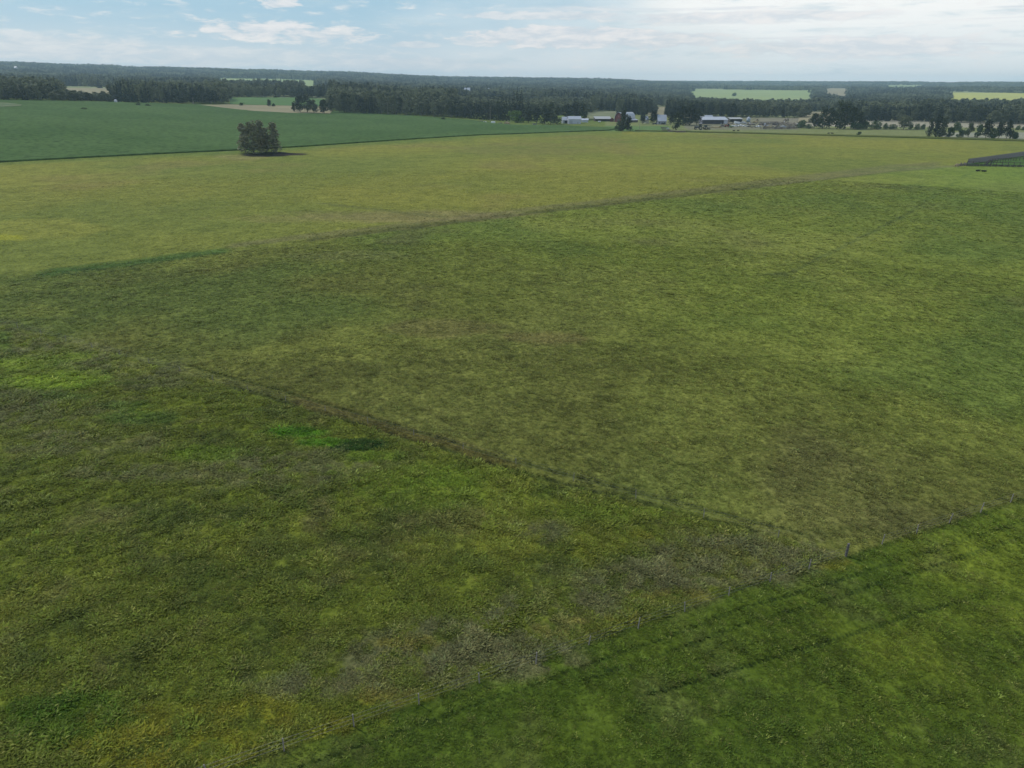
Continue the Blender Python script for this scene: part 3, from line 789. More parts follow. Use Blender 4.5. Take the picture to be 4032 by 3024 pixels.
for i in front:
    k = 'spruce' if spr[i] else 'aspen'
    l, g = belt(u[i], k)
    tree(k, (x[i], y[i], z[i]), hgt[i], (6.5 if k == 'spruce' else 12.0) * random.uniform(.8, 1.15), l, g)
rest = np.ones(len(x), bool); rest[front] = False

def scatter(name, P, scale3, kindid, tint, protos, mats, parent=None):
    """one object: points plus its own prototype pieces, instanced by a geometry-nodes modifier"""
    V = [np.array(P, np.float32)]; Fc = []; pid = [np.full(len(P), -1, np.int32)]; midx = []
    off = len(P)
    for k, (pvv, pff) in enumerate(protos):
        a = np.array([tuple(q) for q in pvv], np.float32); V.append(a); pid.append(np.full(len(a), k, np.int32))
        for fc in pff: Fc.append([i + off for i in fc]); midx.append(k)
        off += len(a)
    V = np.concatenate(V)
    me = bpy.data.meshes.new(name); me.from_pydata(V.tolist(), [], Fc)
    for m in mats: me.materials.append(m)
    if len(mats) > 1: me.polygons.foreach_set('material_index', midx)
    set_attr(me, 'pid', np.concatenate(pid), 'INT')
    pad = len(V) - len(P)
    set_attr(me, 'kid', np.concatenate([kindid.astype(np.int32), np.zeros(pad, np.int32)]), 'INT')
    sc = np.concatenate([scale3, np.ones((pad, 3))]); at = me.attributes.new('sca', 'FLOAT_VECTOR', 'POINT'); at.data.foreach_set('vector', sc.astype(np.float32).ravel())
    set_attr(me, 'rot', np.concatenate([rng.random(len(P)) * 6.283, np.zeros(pad)]).astype(np.float32), 'FLOAT')
    if tint is not None: set_attr(me, 'tint', np.concatenate([tint, np.ones((pad, 3))]))
    o = bpy.data.objects.new(name, me); COL.objects.link(o)
    if parent: o.parent = parent
    ng = bpy.data.node_groups.new(name + '_scatter', 'GeometryNodeTree')
    ng.interface.new_socket('Geometry', in_out='INPUT', socket_type='NodeSocketGeometry')
    ng.interface.new_socket('Geometry', in_out='OUTPUT', socket_type='NodeSocketGeometry')
    N, Lk = ng.nodes, ng.links
    gi = N.new('NodeGroupInput'); go = N.new('NodeGroupOutput')
    na = N.new('GeometryNodeInputNamedAttribute'); na.data_type = 'INT'; na.inputs['Name'].default_value = 'pid'
    def sep(src, val):
        cmp_ = N.new('FunctionNodeCompare'); cmp_.data_type = 'INT'; cmp_.operation = 'EQUAL'
        ins = [s for s in cmp_.inputs if s.type == 'INT']
        Lk.new(na.outputs['Attribute'], ins[0]); ins[1].default_value = val
        s = N.new('GeometryNodeSeparateGeometry'); s.domain = 'POINT'
        Lk.new(src, s.inputs['Geometry']); Lk.new(cmp_.outputs[0], s.inputs['Selection']); return s.outputs['Selection']
    pts_ = sep(gi.outputs[0], -1)
    m2p = N.new('GeometryNodeMeshToPoints'); Lk.new(pts_, m2p.inputs[0])
    g2i = N.new('GeometryNodeGeometryToInstance')
    for k in reversed(range(len(protos))): Lk.new(sep(gi.outputs[0], k), g2i.inputs[0])
    iop = N.new('GeometryNodeInstanceOnPoints')
    Lk.new(m2p.outputs[0], iop.inputs['Points']); Lk.new(g2i.outputs[0], iop.inputs['Instance'])
    iop.inputs['Pick Instance'].default_value = True
    kk = N.new('GeometryNodeInputNamedAttribute'); kk.data_type = 'INT'; kk.inputs['Name'].default_value = 'kid'; Lk.new(kk.outputs['Attribute'], iop.inputs['Instance Index'])
    sa = N.new('GeometryNodeInputNamedAttribute'); sa.data_type = 'FLOAT_VECTOR'; sa.inputs['Name'].default_value = 'sca'; Lk.new(sa.outputs['Attribute'], iop.inputs['Scale'])
    ra = N.new('GeometryNodeInputNamedAttribute'); ra.data_type = 'FLOAT'; ra.inputs['Name'].default_value = 'rot'
    cx = N.new('ShaderNodeCombineXYZ'); Lk.new(ra.outputs['Attribute'], cx.inputs[2]); Lk.new(cx.outputs[0], iop.inputs['Rotation'])
    Lk.new(iop.outputs[0], go.inputs[0])
    md = o.modifiers.new('scatter', 'NODES'); md.node_group = ng
    return o
def grove(kind, seed, n, spread):
    r = random.Random(seed); V = []; Fc = []
    for i in range(n):
        cv, cf = crown_geo(kind if r.random() < .8 else ('spruce' if kind == 'aspen' else 'aspen'), seed * 31 + i, 110, 1.25)
        if cf and len(cf) > 140: cf = r.sample(cf, 140)
        dx, dy, s = r.uniform(-spread, spread), r.uniform(-spread, spread), r.uniform(.75, 1.1)
        k = len(V); V += [Vector((a.x * s * 1.25 + dx, a.y * s * 1.25 + dy, a.z * s)) for a in cv]; Fc += [tuple(j + k for j in f) for f in cf]
    return V, Fc
single = [crown_geo('aspen', 301, 260, .95), crown_geo('aspen', 302, 260, .95), crown_geo('aspen', 303, 260, .95), crown_geo('spruce', 304, 0, .95), crown_geo('spruce', 305, 0, .95)]
nearm = rest & (rad < 2400)
i = np.nonzero(nearm)[0]
kid = np.where(spr[i], 3 + rng.integers(0, 2, len(i)), rng.integers(0, 3, len(i)))
wsc = np.where(spr[i], 1.0, 1.35) * (.8 + .45 * rng.random(len(i))) * np.where(rad[i] > 1500, 1.25, 1.0)
o = scatter('forest', np.stack([x[i], y[i], z[i]], -1), np.stack([wsc, wsc, hgt[i] / 19.3], -1), kid, None, single, [M_asp, M_asp, M_asp, M_spr, M_spr])
tag(o, 'mixed wood of aspen and spruce reaching from behind the fields to the hills', 'forest', kind='stuff')
i = np.nonzero(rest & (rad >= 2400))[0]
groves = [grove('aspen', 41, 5, 11), grove('aspen', 42, 5, 11), grove('aspen', 43, 5, 11), grove('spruce', 44, 6, 11)]
kid = np.where(spr[i] & (rng.random(len(i)) < .7), 3, rng.integers(0, 3, len(i)))
k2 = np.where(rad[i] > 4000, 1.9, 1.15)
o = scatter('hill_forest', np.stack([x[i], y[i], z[i]], -1), np.stack([k2, k2, .8 * hgt[i] / 19.3], -1), kid, None, groves, [M_asp, M_asp, M_asp, M_spr])
tag(o, 'far woods covering the low hills along the horizon', 'forest', kind='stuff')
print('forest', nearm.sum(), len(i), 'front', len(front))

# ------------------------------------------------------------------ grass tufts
def tuft(seed, n, hgt_, spread, wid):
    r = random.Random(seed); V = []; Fc = []
    for i in range(n):
        a = r.uniform(0, 6.3); q = spread * math.sqrt(r.random()); bx, by = q * math.cos(a), q * math.sin(a)
        d = Vector((math.cos(a + r.uniform(-.8, .8)), math.sin(a + r.uniform(-.8, .8)), 0)); h = hgt_ * r.uniform(.55, 1.1); lean = h * r.uniform(.5, 1.7)
        s = Vector((-d.y, d.x, 0)) * wid * r.uniform(.6, 1.2); k = len(V); b0 = Vector((bx, by, -.05))
        V += [b0 - s, b0 + s, b0 + d * lean * .45 + Vector((0, 0, h * .7)) + s * .8, b0 + d * lean * .45 + Vector((0, 0, h * .7)) - s * .8, b0 + d * lean + Vector((0, 0, h))]
        Fc += [(k, k + 1, k + 2, k + 3), (k + 3, k + 2, k + 4)]
    return V, Fc
mt = bpy.data.materials.new('grass_blade'); mt.use_nodes = True; t = mt.node_tree; b = t.nodes['Principled BSDF']
b.inputs['Roughness'].default_value = .75; b.inputs['Specular IOR Level'].default_value = .15
at = nn(t, 'ShaderNodeAttribute', attribute_name='tint', attribute_type='INSTANCER')
t.links.new(at.outputs['Color'], b.inputs['Base Color'])
tr = nn(t, 'ShaderNodeBsdfTranslucent'); t.links.new(at.outputs['Color'], tr.inputs[0])
ms = nn(t, 'ShaderNodeMixShader'); ms.inputs[0].default_value = .25
t.links.new(b.outputs[0], ms.inputs[1]); t.links.new(tr.outputs[0], ms.inputs[2]); t.links.new(ms.outputs[0], t.nodes['Material Output'].inputs[0])
def sow(r0, r1, dens):
    w_ = 1.02 if r1 < 70 else .84; n = int(dens * w_ * (r1 * r1 - r0 * r0))
    r = np.sqrt(rng.random(n) * (r1 * r1 - r0 * r0) + r0 * r0); a = (rng.random(n) * 2 - 1) * w_
    return np.stack([r * np.sin(a), r * np.cos(a), r], -1)
T = np.concatenate([sow(20, 60, 17.0), sow(60, 110, 9.0), sow(110, 190, 4.0), sow(190, 360, 1.3)])
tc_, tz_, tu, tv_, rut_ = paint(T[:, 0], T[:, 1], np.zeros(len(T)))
zz = znear(T[:, 0], T[:, 1], T[:, 2])
dark = vnoise(T[:, 0], T[:, 1], .9, 91, 2)
bri = (.82 + .95 * rng.random(len(T)) ** 1.6) * (.72 + .74 * dark)
straw = (rng.random(len(T)) < np.where(tz_ == 0, .10, .03))
bri = bri * np.where(straw, 1.3, 1.0)
tint = (tc_ * np.where(straw, .6, 1.0)[:, None] + C(118, 116, 66) * np.where(straw, .4, 0.0)[:, None]) * bri[:, None] * (1 + (rng.random((len(T), 3)) - .5) * .16)
inB = (tv_ > np.interp(tu, *diagL)) & (tv_ < np.interp(tu, *fenceL))
dn = vnoise(T[:, 0], T[:, 1], 3.0, 92, 3)
e1 = vnoise(T[:, 0], T[:, 1], 1.3, 95, 2); edge_ = tv_ - np.interp(tu, *upperL)
keep = (tz_ <= 1) & (dn > .2) & ~((rut_ > .45) & (rng.random(len(T)) < .75))
size = np.where(inB, 1.35, .85) * (.6 + .8 * rng.random(len(T))) * np.interp(T[:, 2], [30, 100, 200, 330], [.58, .80, 1.2, 1.7]) * (.6 + dn)
size = size * np.where(inB, .45 + 1.15 * vnoise(T[:, 0], T[:, 1], 1.3, 95, 2), .6 + .8 * vnoise(T[:, 0], T[:, 1], 1.3, 95, 2)) * (.45 + .55 * ss(-60, 50, tv_ - np.interp(tu, *upperL)))
hs = size * np.interp(T[:, 2], [30, 120, 330], [1.0, .75, .5])
P3 = np.stack([T[:, 0], T[:, 1], zz], -1)[keep]
tufts = [tuft(s_, 16, .20, .30, .042) for s_ in (1, 2, 3)] + [tuft(9, 20, .16, .36, .05)]
o = scatter('grass', P3, np.stack([size, size, hs], -1)[keep], rng.integers(0, 4, keep.sum()), tint[keep], tufts, [mt])
tag(o, 'uneven tufts of pasture grass and weeds over the near fields', 'grass', kind='stuff')
print('tufts', keep.sum())

# ------------------------------------------------------------------ wire fences
M_post = mat('weathered_post', lin(138, 132, 128), .95, .1, .3, 3.0)
M_wire = mat('fence_wire', (.22, .22, .22), .5, .5, metal=.8)
def wire_fence(label, A, B, step, hp, rp, corner=None):
    A, B = Vector(A), Vector(B); L = (B - A).length; n = max(1, round(L / step)); d = (B - A).normalized()
    e = empty('wire_fence', A); tag(e, label, 'fence')
    m = MB(); m.tube((0, 0, -.3), (0, 0, 1), rp, rp * .85, 7)
    me = None
    for i in range(n + 1):
        if i == corner: continue
        p = d * (L * i / n)
        if me is None: o = m.build('fence_post', M_post, e); me = o.data
        else: o = bpy.data.objects.new('fence_post', me); COL.objects.link(o); o.parent = e
        o.location = p; o.scale = (1, 1, hp * random.uniform(.88, 1.1)); o.rotation_euler = (random.gauss(0, .05), random.gauss(0, .05), random.uniform(0, 6))
    for k in (.35, .7, 1.05):
        wq = MB()
        for i in range(n):
            wq.tube(d * (L * i / n) + Vector((0, .05, k)), d * (L * (i + 1) / n) + Vector((0, .05, k)), .006, .006, 4)
        wq.build('wire', M_wire, e)
    return e
cp = G(3330, 2190)
a0 = G(500, 3172); wire_fence('wire fence with thin grey posts running from bottom left to the thick corner post', a0, cp, 4.6, 1.15, .05, corner=max(1, round((cp - a0).length / 4.6)))
b1 = G(4300, 1876); wire_fence('wire fence with thin posts running from the corner post to the right edge', cp + (b1 - cp).normalized() * 4.6, b1, 4.6, 1.1, .05)
c1 = G(-100, 1245); wire_fence('wire fence along the furrowed diagonal left of the corner post', cp + (c1 - cp).normalized() * 6, c1, 7.0, 1.0, .04)
cpo = MB(); cpo.tube((0, 0, -.4), (0, 0, 1.42), .115, .105, 10)
e = empty('corner_post', cp); tag(e, 'thick grey wooden corner post where the wire fences meet', 'post')
cpo.build('post', mat('corner_post_wood', lin(104, 100, 98), .9, .15, .35, 4), e)
wr = MB()
for zz_ in (.35, .72, 1.08, 1.32): wr.tube((0, 0, zz_), (0, 0, zz_ + .03), .13, .13, 10)
wr.build('wire_wrap', mat('dark_wire', (.05, .05, .05), .6, .3), e)

# ------------------------------------------------------------------ buildings
M_white = mat('white_steel', lin(180, 184, 196), .5, .4, .06, .5)
M_roofw = mat('pale_metal_roof', lin(158, 164, 174), .45, .5, .12, .4)
M_roofg = mat('grey_roof', lin(156, 158, 158), .7, .3, .15, .5)
M_red = mat('barn_red', lin(98, 52, 56), .85, .2, .25, .8)
M_dark = mat('dark_opening', lin(38, 40, 50), .9, .1)
M_wood = mat('grey_wood', lin(112, 104, 96), .9, .1, .35, 1.5)
M_woodd = mat('dark_wood', lin(84, 78, 76), .9, .1, .35, 1.5)
M_cream = mat('cream_paint', lin(176, 176, 158), .8, .2, .1, .5)
M_glass = mat('window_glass', (.03, .04, .05), .1, .6)

def gable(name, label, p, w, d, wh, rh, rz, mw, mr, doors=(), wins=(), over=.4, cat='building'):
    """ridge along local x, front face at y=-d/2 towards the camera"""
    e = empty(name, p, rz); tag(e, label, cat)
    b = MB(); b.add([(-w / 2, -d / 2, 0), (w / 2, -d / 2, 0), (w / 2, d / 2, 0), (-w / 2, d / 2, 0), (-w / 2, -d / 2, wh), (w / 2, -d / 2, wh), (w / 2, d / 2, wh), (-w / 2, d / 2, wh), (-w / 2, 0, rh - .08), (w / 2, 0, rh - .08)],
                    [(0, 1, 5, 4), (2, 3, 7, 6), (1, 2, 6, 9, 5), (3, 0, 4, 8, 7), (0, 3, 2, 1)])
    b.build('wall', mw, e)
    sl_ = (rh - wh) / (d / 2)
    for sgn in (-1, 1):
        r = MB(); y0 = sgn * (d / 2 + over); z0 = wh - sl_ * over + .05; x0 = w / 2 + over
        r.add([(-x0, y0, z0), (x0, y0, z0), (x0, 0, rh + .05), (-x0, 0, rh + .05), (-x0, y0, z0 + .14), (x0, y0, z0 + .14), (x0, 0, rh + .19), (-x0, 0, rh + .19)],
              [(0, 1, 2, 3), (4, 7, 6, 5), (0, 4, 5, 1), (1, 5, 6, 2), (2, 6, 7, 3), (3, 7, 4, 0)])
        for i in range(int(w / 1.2)):
            xx = -x0 + .4 + i * 1.2
            r.add([(xx, y0, z0 + .14), (xx + .1, y0, z0 + .14), (xx + .1, 0, rh + .19), (xx, 0, rh + .19), (xx, y0, z0 + .2), (xx + .1, y0, z0 + .2), (xx + .1, 0, rh + .25), (xx, 0, rh + .25)],
                  [(4, 7, 6, 5), (0, 4, 5, 1), (1, 5, 6, 2), (3, 7, 4, 0)])
        r.build('roof', mr, e)
    for x0, x1, h_, mm in doors:
        dd = MB().box(x0, x1, -d / 2 - .09, -d / 2 - .01, 0.02, h_).build('door', mm, e)
    for x0, x1, z0, z1 in wins:
        f = MB().box(x0 - .1, x1 + .1, -d / 2 - .06, -d / 2 - .01, z0 - .1, z1 + .1).build('window', M_white, e)
        MB().box(x0, x1, -d / 2 - .1, -d / 2 - .065, z0, z1).build('pane', M_glass, f)
    return e
def FP(u, v): return G(u, v)
p = FP(2262, 488); s = mpp(p)
gable('white_shed', 'white steel shed with a pale roof beside the green crop', p + Vector((0, 6, 0)), 50 * s, 12, 4.8, 7.6, .03, M_white, M_roofw, doors=[(-5.6, -2.4, 3.6, M_roofw), (3, 4.1, 2.2, M_roofg)])
p2 = FP(2224, 487); gable('lean_building', 'low grey-white wing attached to the left of the white shed', p2 + Vector((1.5, 10, 0)), 30 * s, 9, 3.6, 6.6, .12, M_roofw, M_roofw, doors=[(-2, 1.5, 2.8, M_dark)])
p2 = FP(2300, 482); gable('small_annex', 'small white annex low at the right end of the white shed', p2 + Vector((1, 3, 0)), 26 * s, 6, 2.6, 3.9, -.06, M_white, M_white)
# long low open shed
def open_shed(label, u0, u1, v, d, h_, rf, posts, mw, mr, enclosed_right=False, rz=0.0):
    A, B = FP(u0, v), FP(u1, v); c = (A + B) / 2; w_ = (B - A).length
    e = empty('open_shed', c + Vector((0, d / 2, 0)), math.atan2((B - A).y, (B - A).x)); tag(e, label, 'shed')
    MB().box(-w_ / 2, w_ / 2, d / 2 - .15, d / 2, 0, rf - .3).build('back_wall', mw, e)
    MB().box(-w_ / 2, -w_ / 2 + .15, -d / 2 + .5, d / 2 - .15, 0, h_ - .1).build('side_wall', mw, e)
    MB().box(w_ / 2 - .15, w_ / 2, -d / 2 + .5, d / 2 - .15, 0, h_ - .1).build('side_wall', mw, e)
    r = MB(); r.prism([(0, 0), (0, .16), (1, .16 + 0), (1, 0)], 0, 1)
    r = MB(); x0 = w_ / 2 + .4; y0 = -d / 2 - .6; y1 = d / 2 + .3
    r.add([(-x0, y0, h_), (x0, y0, h_), (x0, y1, rf), (-x0, y1, rf), (-x0, y0, h_ + .2), (x0, y0, h_ + .2), (x0, y1, rf + .2), (-x0, y1, rf + .2)], [(0, 1, 2, 3), (4, 7, 6, 5), (0, 4, 5, 1), (1, 5, 6, 2), (2, 6, 7, 3), (3, 7, 4, 0)])
    r.build('roof', mr, e)
    me = None
    for i in range(posts):
        xx = -w_ / 2 + .3 + (w_ - .6) * i / (posts - 1)
        MB().box(xx - .16, xx + .16, -d / 2 + .05, -d / 2 + .37, 0, h_ - .02).build('post', mw, e)
    if enclosed_right: MB().box(w_ / 2 - w_ * .16, w_ / 2, -d / 2 - .05, -d / 2, 0, h_ - .05).build('front_panel', M_white, e)
    return e
open_shed('long low open shed with a pale roof left of the red barn', 2342, 2404, 478, 8, 2.6, 5.0, 5, M_woodd, M_roofg)
p = FP(2410, 479); gable('red_shed', 'small dark red shed with a pale door touching the red barn', p + Vector((0, 2, 0)), 5, 4.5, 2.4, 3.9, 1.45, M_red, M_red, doors=())
MB().box(-1, 1, -.06, .06, 0, 1.9)
# arched barn
def arch_barn():
    A = FP(2436, 482); s_ = mpp(A)
    rz = R_(38)
    e = empty('red_barn', A + Vector((0, 3, 0)), rz); tag(e, 'big dark red barn with a pale arched roof and a lean-to', 'barn')
    W, Hh, L = 12.5, 10.5, 21.0
    prof = []
    for i in range(17):
        a = PI * i / 16; prof.append((-W / 2 * math.cos(a) * (1.0), 1.6 + (Hh - 1.6) * (math.sin(a) ** .8)))
    # local: gable ends face -x and +x (axis along x)
    body = MB(); n = len(prof)
    ring_ = [(y_, z_) for y_, z_ in prof]
    for x0 in (0.0, L):
        k = len(body.v); body.v += [(x0, y_ * .985, z_ * .985) for y_, z_ in ring_] + [(x0, -W / 2 * .985, 0), (x0, W / 2 * .985, 0)]
        body.f.append(tuple(range(k, k + n)) + (k + n + 1, k + n))
    body.add([(0, -W / 2, 0), (L, -W / 2, 0), (L, -W / 2, 1.7), (0, -W / 2, 1.7)], [(0, 1, 2, 3)])
    body.add([(0, W / 2, 0), (L, W / 2, 0), (L, W / 2, 1.7), (0, W / 2, 1.7)], [(3, 2, 1, 0)])
    body.build('wall', M_red, e)
    r = MB()
    for i in range(n - 1):
        (y0, z0), (y1, z1) = ring_[i], ring_[i + 1]
        r.add([(-.5, y0, z0), (L + .4, y0, z0), (L + .4, y1, z1), (-.5, y1, z1), (-.5, y0 * 1.02, z0 + .18), (L + .4, y0 * 1.02, z0 + .18), (L + .4, y1 * 1.02, z1 + .18), (-.5, y1 * 1.02, z1 + .18)],
              [(0, 1, 2, 3), (4, 7, 6, 5), (0, 4, 5, 1), (2, 6, 7, 3), (3, 7, 4, 0), (1, 5, 6, 2)])
    r.build('roof', M_roofw, e)
    dr = MB().box(-.12, -.03, -2, 2, 0.02, 3.4).build('door', M_woodd, e)
    MB().box(-.12, -.03, -1.1, 1.1, 5.2, 7.4).build('loft_door', mat('faded_red', lin(126, 88, 92), .9, .1), e)
    lt = MB(); lt.box(1, L - .5, -W / 2 - 5, -W / 2 - .05, 0, 2.3); lt.build('lean_to', M_woodd, e)
    lr = MB(); lr.add([(.6, -W / 2 - 5.4, 2.35), (L, -W / 2 - 5.4, 2.35), (L, -W / 2 - .1, 3.6), (.6, -W / 2 - .1, 3.6), (.6, -W / 2 - 5.4, 2.55), (L, -W / 2 - 5.4, 2.55), (L, -W / 2 - .1, 3.8), (.6, -W / 2 - .1, 3.8)],
                      [(0, 1, 2, 3), (4, 7, 6, 5), (0, 4, 5, 1), (1, 5, 6, 2), (2, 6, 7, 3), (3, 7, 4, 0)]); lr.build('lean_to_roof', M_roofw, e)
    return e
arch_barn()
p = FP(2542, 486); gable('cream_shed', 'small pale yellowish shed half hidden by trees right of the red barn', p + Vector((0, 3, 0)), 5.5, 6, 4.2, 7.5, .7, M_cream, M_roofw)
p = FP(2607, 490); s = mpp(p)
gable('farm_house', 'farmhouse with a large white metal roof behind the narrow poplar', p + Vector((0, 6, 0)), 33 * s, 13, 3.6, 9.6, -.05, mat('grey_siding', lin(150, 150, 162), .8, .2, .1, .6), M_roofw,
      doors=[(-.5, .5, 2.1, M_dark)], wins=[(-3.4, -2.1, 1.1, 2.3), (2, 3.4, 1.1, 2.3)], cat='house')
p = FP(2646, 482); e = empty('silo_cap', p); e.name = 'feed_silo'; tag(e, 'small pale silo standing right of the farmhouse roof', 'silo')
MB().tube((0, 0, 0), (0, 0, 6.0), 1.2, 1.2, 14).build('tank', M_cream, e); MB().tube((0, 0, 6.0), (0, 0, 7.2), 1.3, .25, 14).build('roof', M_roofw, e)
open_shed('long open machine shed with a pale roof and dark bays', 2762, 2862, 489, 10, 4.4, 7.2, 5, mat('shed_grey', lin(120, 120, 132), .8, .2, .1, .6), M_roofw, True)
p = FP(2800, 486); gable('roof_vent_house', 'pale gabled building behind the left of the open machine shed', FP(2794, 480) + Vector((0, 8, 0)), 9, 8, 4.4, 7.0, .1, M_white, M_roofw)
open_shed('low grey open shed between the machine shed and the grain bin', 2872, 2920, 481, 7, 3.4, 4.8, 4, M_woodd, M_roofg)
p = FP(2946, 481); e = empty('grain_bin', p); tag(e, 'round steel grain bin with a conical roof', 'grain bin')
MB().tube((0, 0, 0), (0, 0, 4.2), 2.3, 2.3, 20).build('wall', mat('bin_steel', lin(132, 146, 158), .5, .5, .1, .6), e, True)
MB().tube((0, 0, 4.2), (0, 0, 6.2), 2.5, .3, 20).build('roof', M_roofw, e)
# far farmsteads
for u_, v_, w_, l in [(1362, 348, 20, 'tiny far white farmhouse in a woodland gap left of centre'), (1840, 360, 22, 'tiny far white building among the dark woods above the spruces'), (1920, 361, 14, 'tiny far cream building right of the far white one above the spruces'), (64, 268, 8, 'pale tiny building on the far left ridge')]:
    p = G(u_, v_ + 6, 8); s = mpp(p); gable('far_building', l, p + Vector((0, 0, 9)), w_ * s, 12, 6, 11, random.uniform(-.3, .3), M_white, M_roofw, doors=[(-1, 1, 3, M_dark)])

# ------------------------------------------------------------------ vehicles and yard clutter
M_tyre = mat('tyre', (.02, .02, .022), .9, .2)
def paintm(n, c): return mat(n, c, .35, .5)
M_vw = paintm('white_vehicle_paint', lin(232, 233, 236)); M_vr = paintm('red_paint', lin(150, 62, 58)); M_vg = paintm('green_paint', lin(64, 104, 66)); M_vb = paintm('dark_paint', lin(52, 54, 66)); M_vt = paintm('tan_paint', lin(160, 152, 132))
def wheels(e, xs, y, r, w_=.28):
    for x_ in xs:
        for sy in (-1, 1):
            o = MB().wheel(0, 0, 0, r, w_).build('wheel', M_tyre, e); o.location = (x_, sy * y, r)
def pickup(p, label, m, rz=0.0, group=None, L=5.6):
    e = empty('pickup_truck', p, rz); tag(e, label, 'truck', group); k = L / 5.6
    b = MB(); b.box(-2.7 * k, 2.7 * k, -.92, .92, .45, 1.05); b.box(-2.68 * k, -.4 * k, -.92, -.84, 1.05, 1.35); b.box(-2.68 * k, -.4 * k, .84, .92, 1.05, 1.35); b.build('body', m, e)
    MB().prism([(-.4 * k, 1.05), (1.5 * k, 1.05), (.95 * k, 1.82), (-.25 * k, 1.82)], -.82, .82).build('cab', m, e)
    MB().prism([(-.3 * k, 1.15), (1.3 * k, 1.15), (.88 * k, 1.7), (-.2 * k, 1.7)], -.835, .835).build('window', M_glass, e)
    wheels(e, (-1.8 * k, 1.75 * k), .82, .42); return e
def car(p, label, m, rz=0.0):
    e = empty('parked_car', p, rz); tag(e, label, 'car')
    MB().prism([(-2.2, .35), (2.2, .35), (2.25, .8), (1.3, .95), (-2.1, .98), (-2.25, .7)], -.88, .88).build('body', m, e)
    MB().prism([(-1.7, .97), (1.1, .95), (.5, 1.45), (-1.2, 1.45)], -.76, .76).build('cabin', m, e)
    MB().prism([(-1.5, 1.0), (.9, .98), (.42, 1.38), (-1.1, 1.38)], -.775, .775).build('window', M_glass, e)
    wheels(e, (-1.4, 1.4), .8, .33, .22); return e
def trailer(p, label, m, L=7, hh=2.7, rz=0.0, slope=0.0):
    e = empty('trailer', p, rz); tag(e, label, 'trailer')
    MB().prism([(-L / 2, .6), (L / 2, .6), (L / 2 - .2, hh - slope), (L / 2 - .9, hh - slope * .6), (-L / 2 + .2, hh)], -1.15, 1.15).build('body', m, e)
    MB().tube((L / 2, 0, .55), (L / 2 + 1.3, 0, .5), .07).build('drawbar', M_tyre, e); wheels(e, (-.5, .45), 1.0, .36); return e
def tractor(p, label, m, rz=0.0, rim=None):
    e = empty('tractor', p, rz); tag(e, label, 'tractor')
    MB().box(.1, 2.3, -.4, .4, .9, 1.65).build('hood', m, e)
    MB().box(-1.3, .1, -.75, .75, 1.0, 1.5).build('chassis', m, e)
    MB().box(-1.2, 0.05, -.7, .7, 1.5, 2.7).build('cab', M_glass, e); MB().box(-1.35, .2, -.8, .8, 2.7, 2.85).build('cab_roof', m, e)
    for x_, r_, y_ in ((-.8, .9, .95), (1.7, .55, .75)):
        for sy in (-1, 1):
            o = MB().wheel(0, 0, 0, r_, .4, 18).build('wheel', M_tyre, e); o.location = (x_, sy * y_, r_)
            MB().wheel(0, 0, 0, r_ * .58, .44, 12).build('rim', rim or m, o)
    return e
tractor(FP(2751, 511), 'large old tractor with pale wheels, left of two on the grass', M_vb, 3.0, M_vt).scale = (1.9,) * 3
tractor(FP(2781, 510), 'large old tractor with pale wheels, right of two on the grass', M_vt, .3, M_vt).scale = (1.6,) * 3
tractor(FP(2865, 501), 'red tractor left of the row of white vehicles', M_vr, 2.6, M_vr).scale = (1.3,) * 3
trailer(FP(2879, 502), 'low green farm trailer next to the red tractor', M_vg, 4.5, 1.5)
pickup(FP(2895, 499), 'long white truck, leftmost of the parked row right of the red tractor', M_vw, .05, L=7.6)
pickup(FP(2917, 497), 'white pickup second from left in the parked row', M_vw, .2)
car(FP(2934, 499), 'white car in the middle of the parked row', M_vw, -.1).scale = (1.2,) * 3
car(FP(2951, 500), 'dark car right of the middle white car in the parked row', M_vb, .1)
pickup(FP(2967, 502), 'pale pickup fourth vehicle in the parked row', M_vt, -.1)
pickup(FP(2987, 501), 'bright white pickup at the right end of the parked row', M_vw, .15)
trailer(FP(2902, 488), 'bright white sloping camper trailer behind the parked row', M_vw, 6.5, 3.0, -.15, 1.2)
car(FP(1868 + 42, 483), 'flat white vehicle at the crop edge below the spruces', M_vw, -.2)
trailer(FP(1942, 487), 'small white camper trailer at the crop edge below the spruces', M_vw, 4.4, 2.5, .1)
trailer(FP(2612, 490), 'small bluish trailer parked left of the farmhouse wall', M_vb, 3.6, 1.6)
pickup(FP(2578, 490), 'dark blue truck under the trees left of the farmhouse', M_vb, .1)
car(FP(2105, 492), 'grey car parked before the dark trees left of the white shed', mat('grey_paint', lin(120, 122, 126), .4, .5), .1)
trailer(FP(2360, 482), 'white small trailer before the long low shed', M_vw, 3, 1.5)

M_earth = mat('piled_earth', lin(142, 130, 100), 1, .05, .3, 1.0)
def pile(p, label, L, Wd, h_, m, seed, name='dirt_pile', cat='pile'):
    r = random.Random(seed); bm = bmesh.new(); bmesh.ops.create_icosphere(bm, subdivisions=3, radius=1)
    for v_ in bm.verts:
        k = 1 + .25 * math.sin(v_.co.x * 5 + seed) * math.cos(v_.co.y * 4 - seed) + r.uniform(-.06, .06)
        v_.co = Vector((v_.co.x * L / 2 * k, v_.co.y * Wd / 2 * k, max(-.1, v_.co.z) * h_ * k))
    me = bpy.data.meshes.new(name); bm.to_mesh(me); bm.free(); me.materials.append(m)
    o = bpy.data.objects.new(name, me); COL.objects.link(o); o.location = p; tag(o, label, cat); return o
pile(FP(1996, 489), 'tan heap of straw between the white camper and the bright bush', 7, 4, 2.6, M_earth, 1, 'straw_heap')
pile(FP(1970, 487), 'low brown heap left of the tan straw heap', 5, 3, 1.2, M_woodd, 2, 'brush_heap')
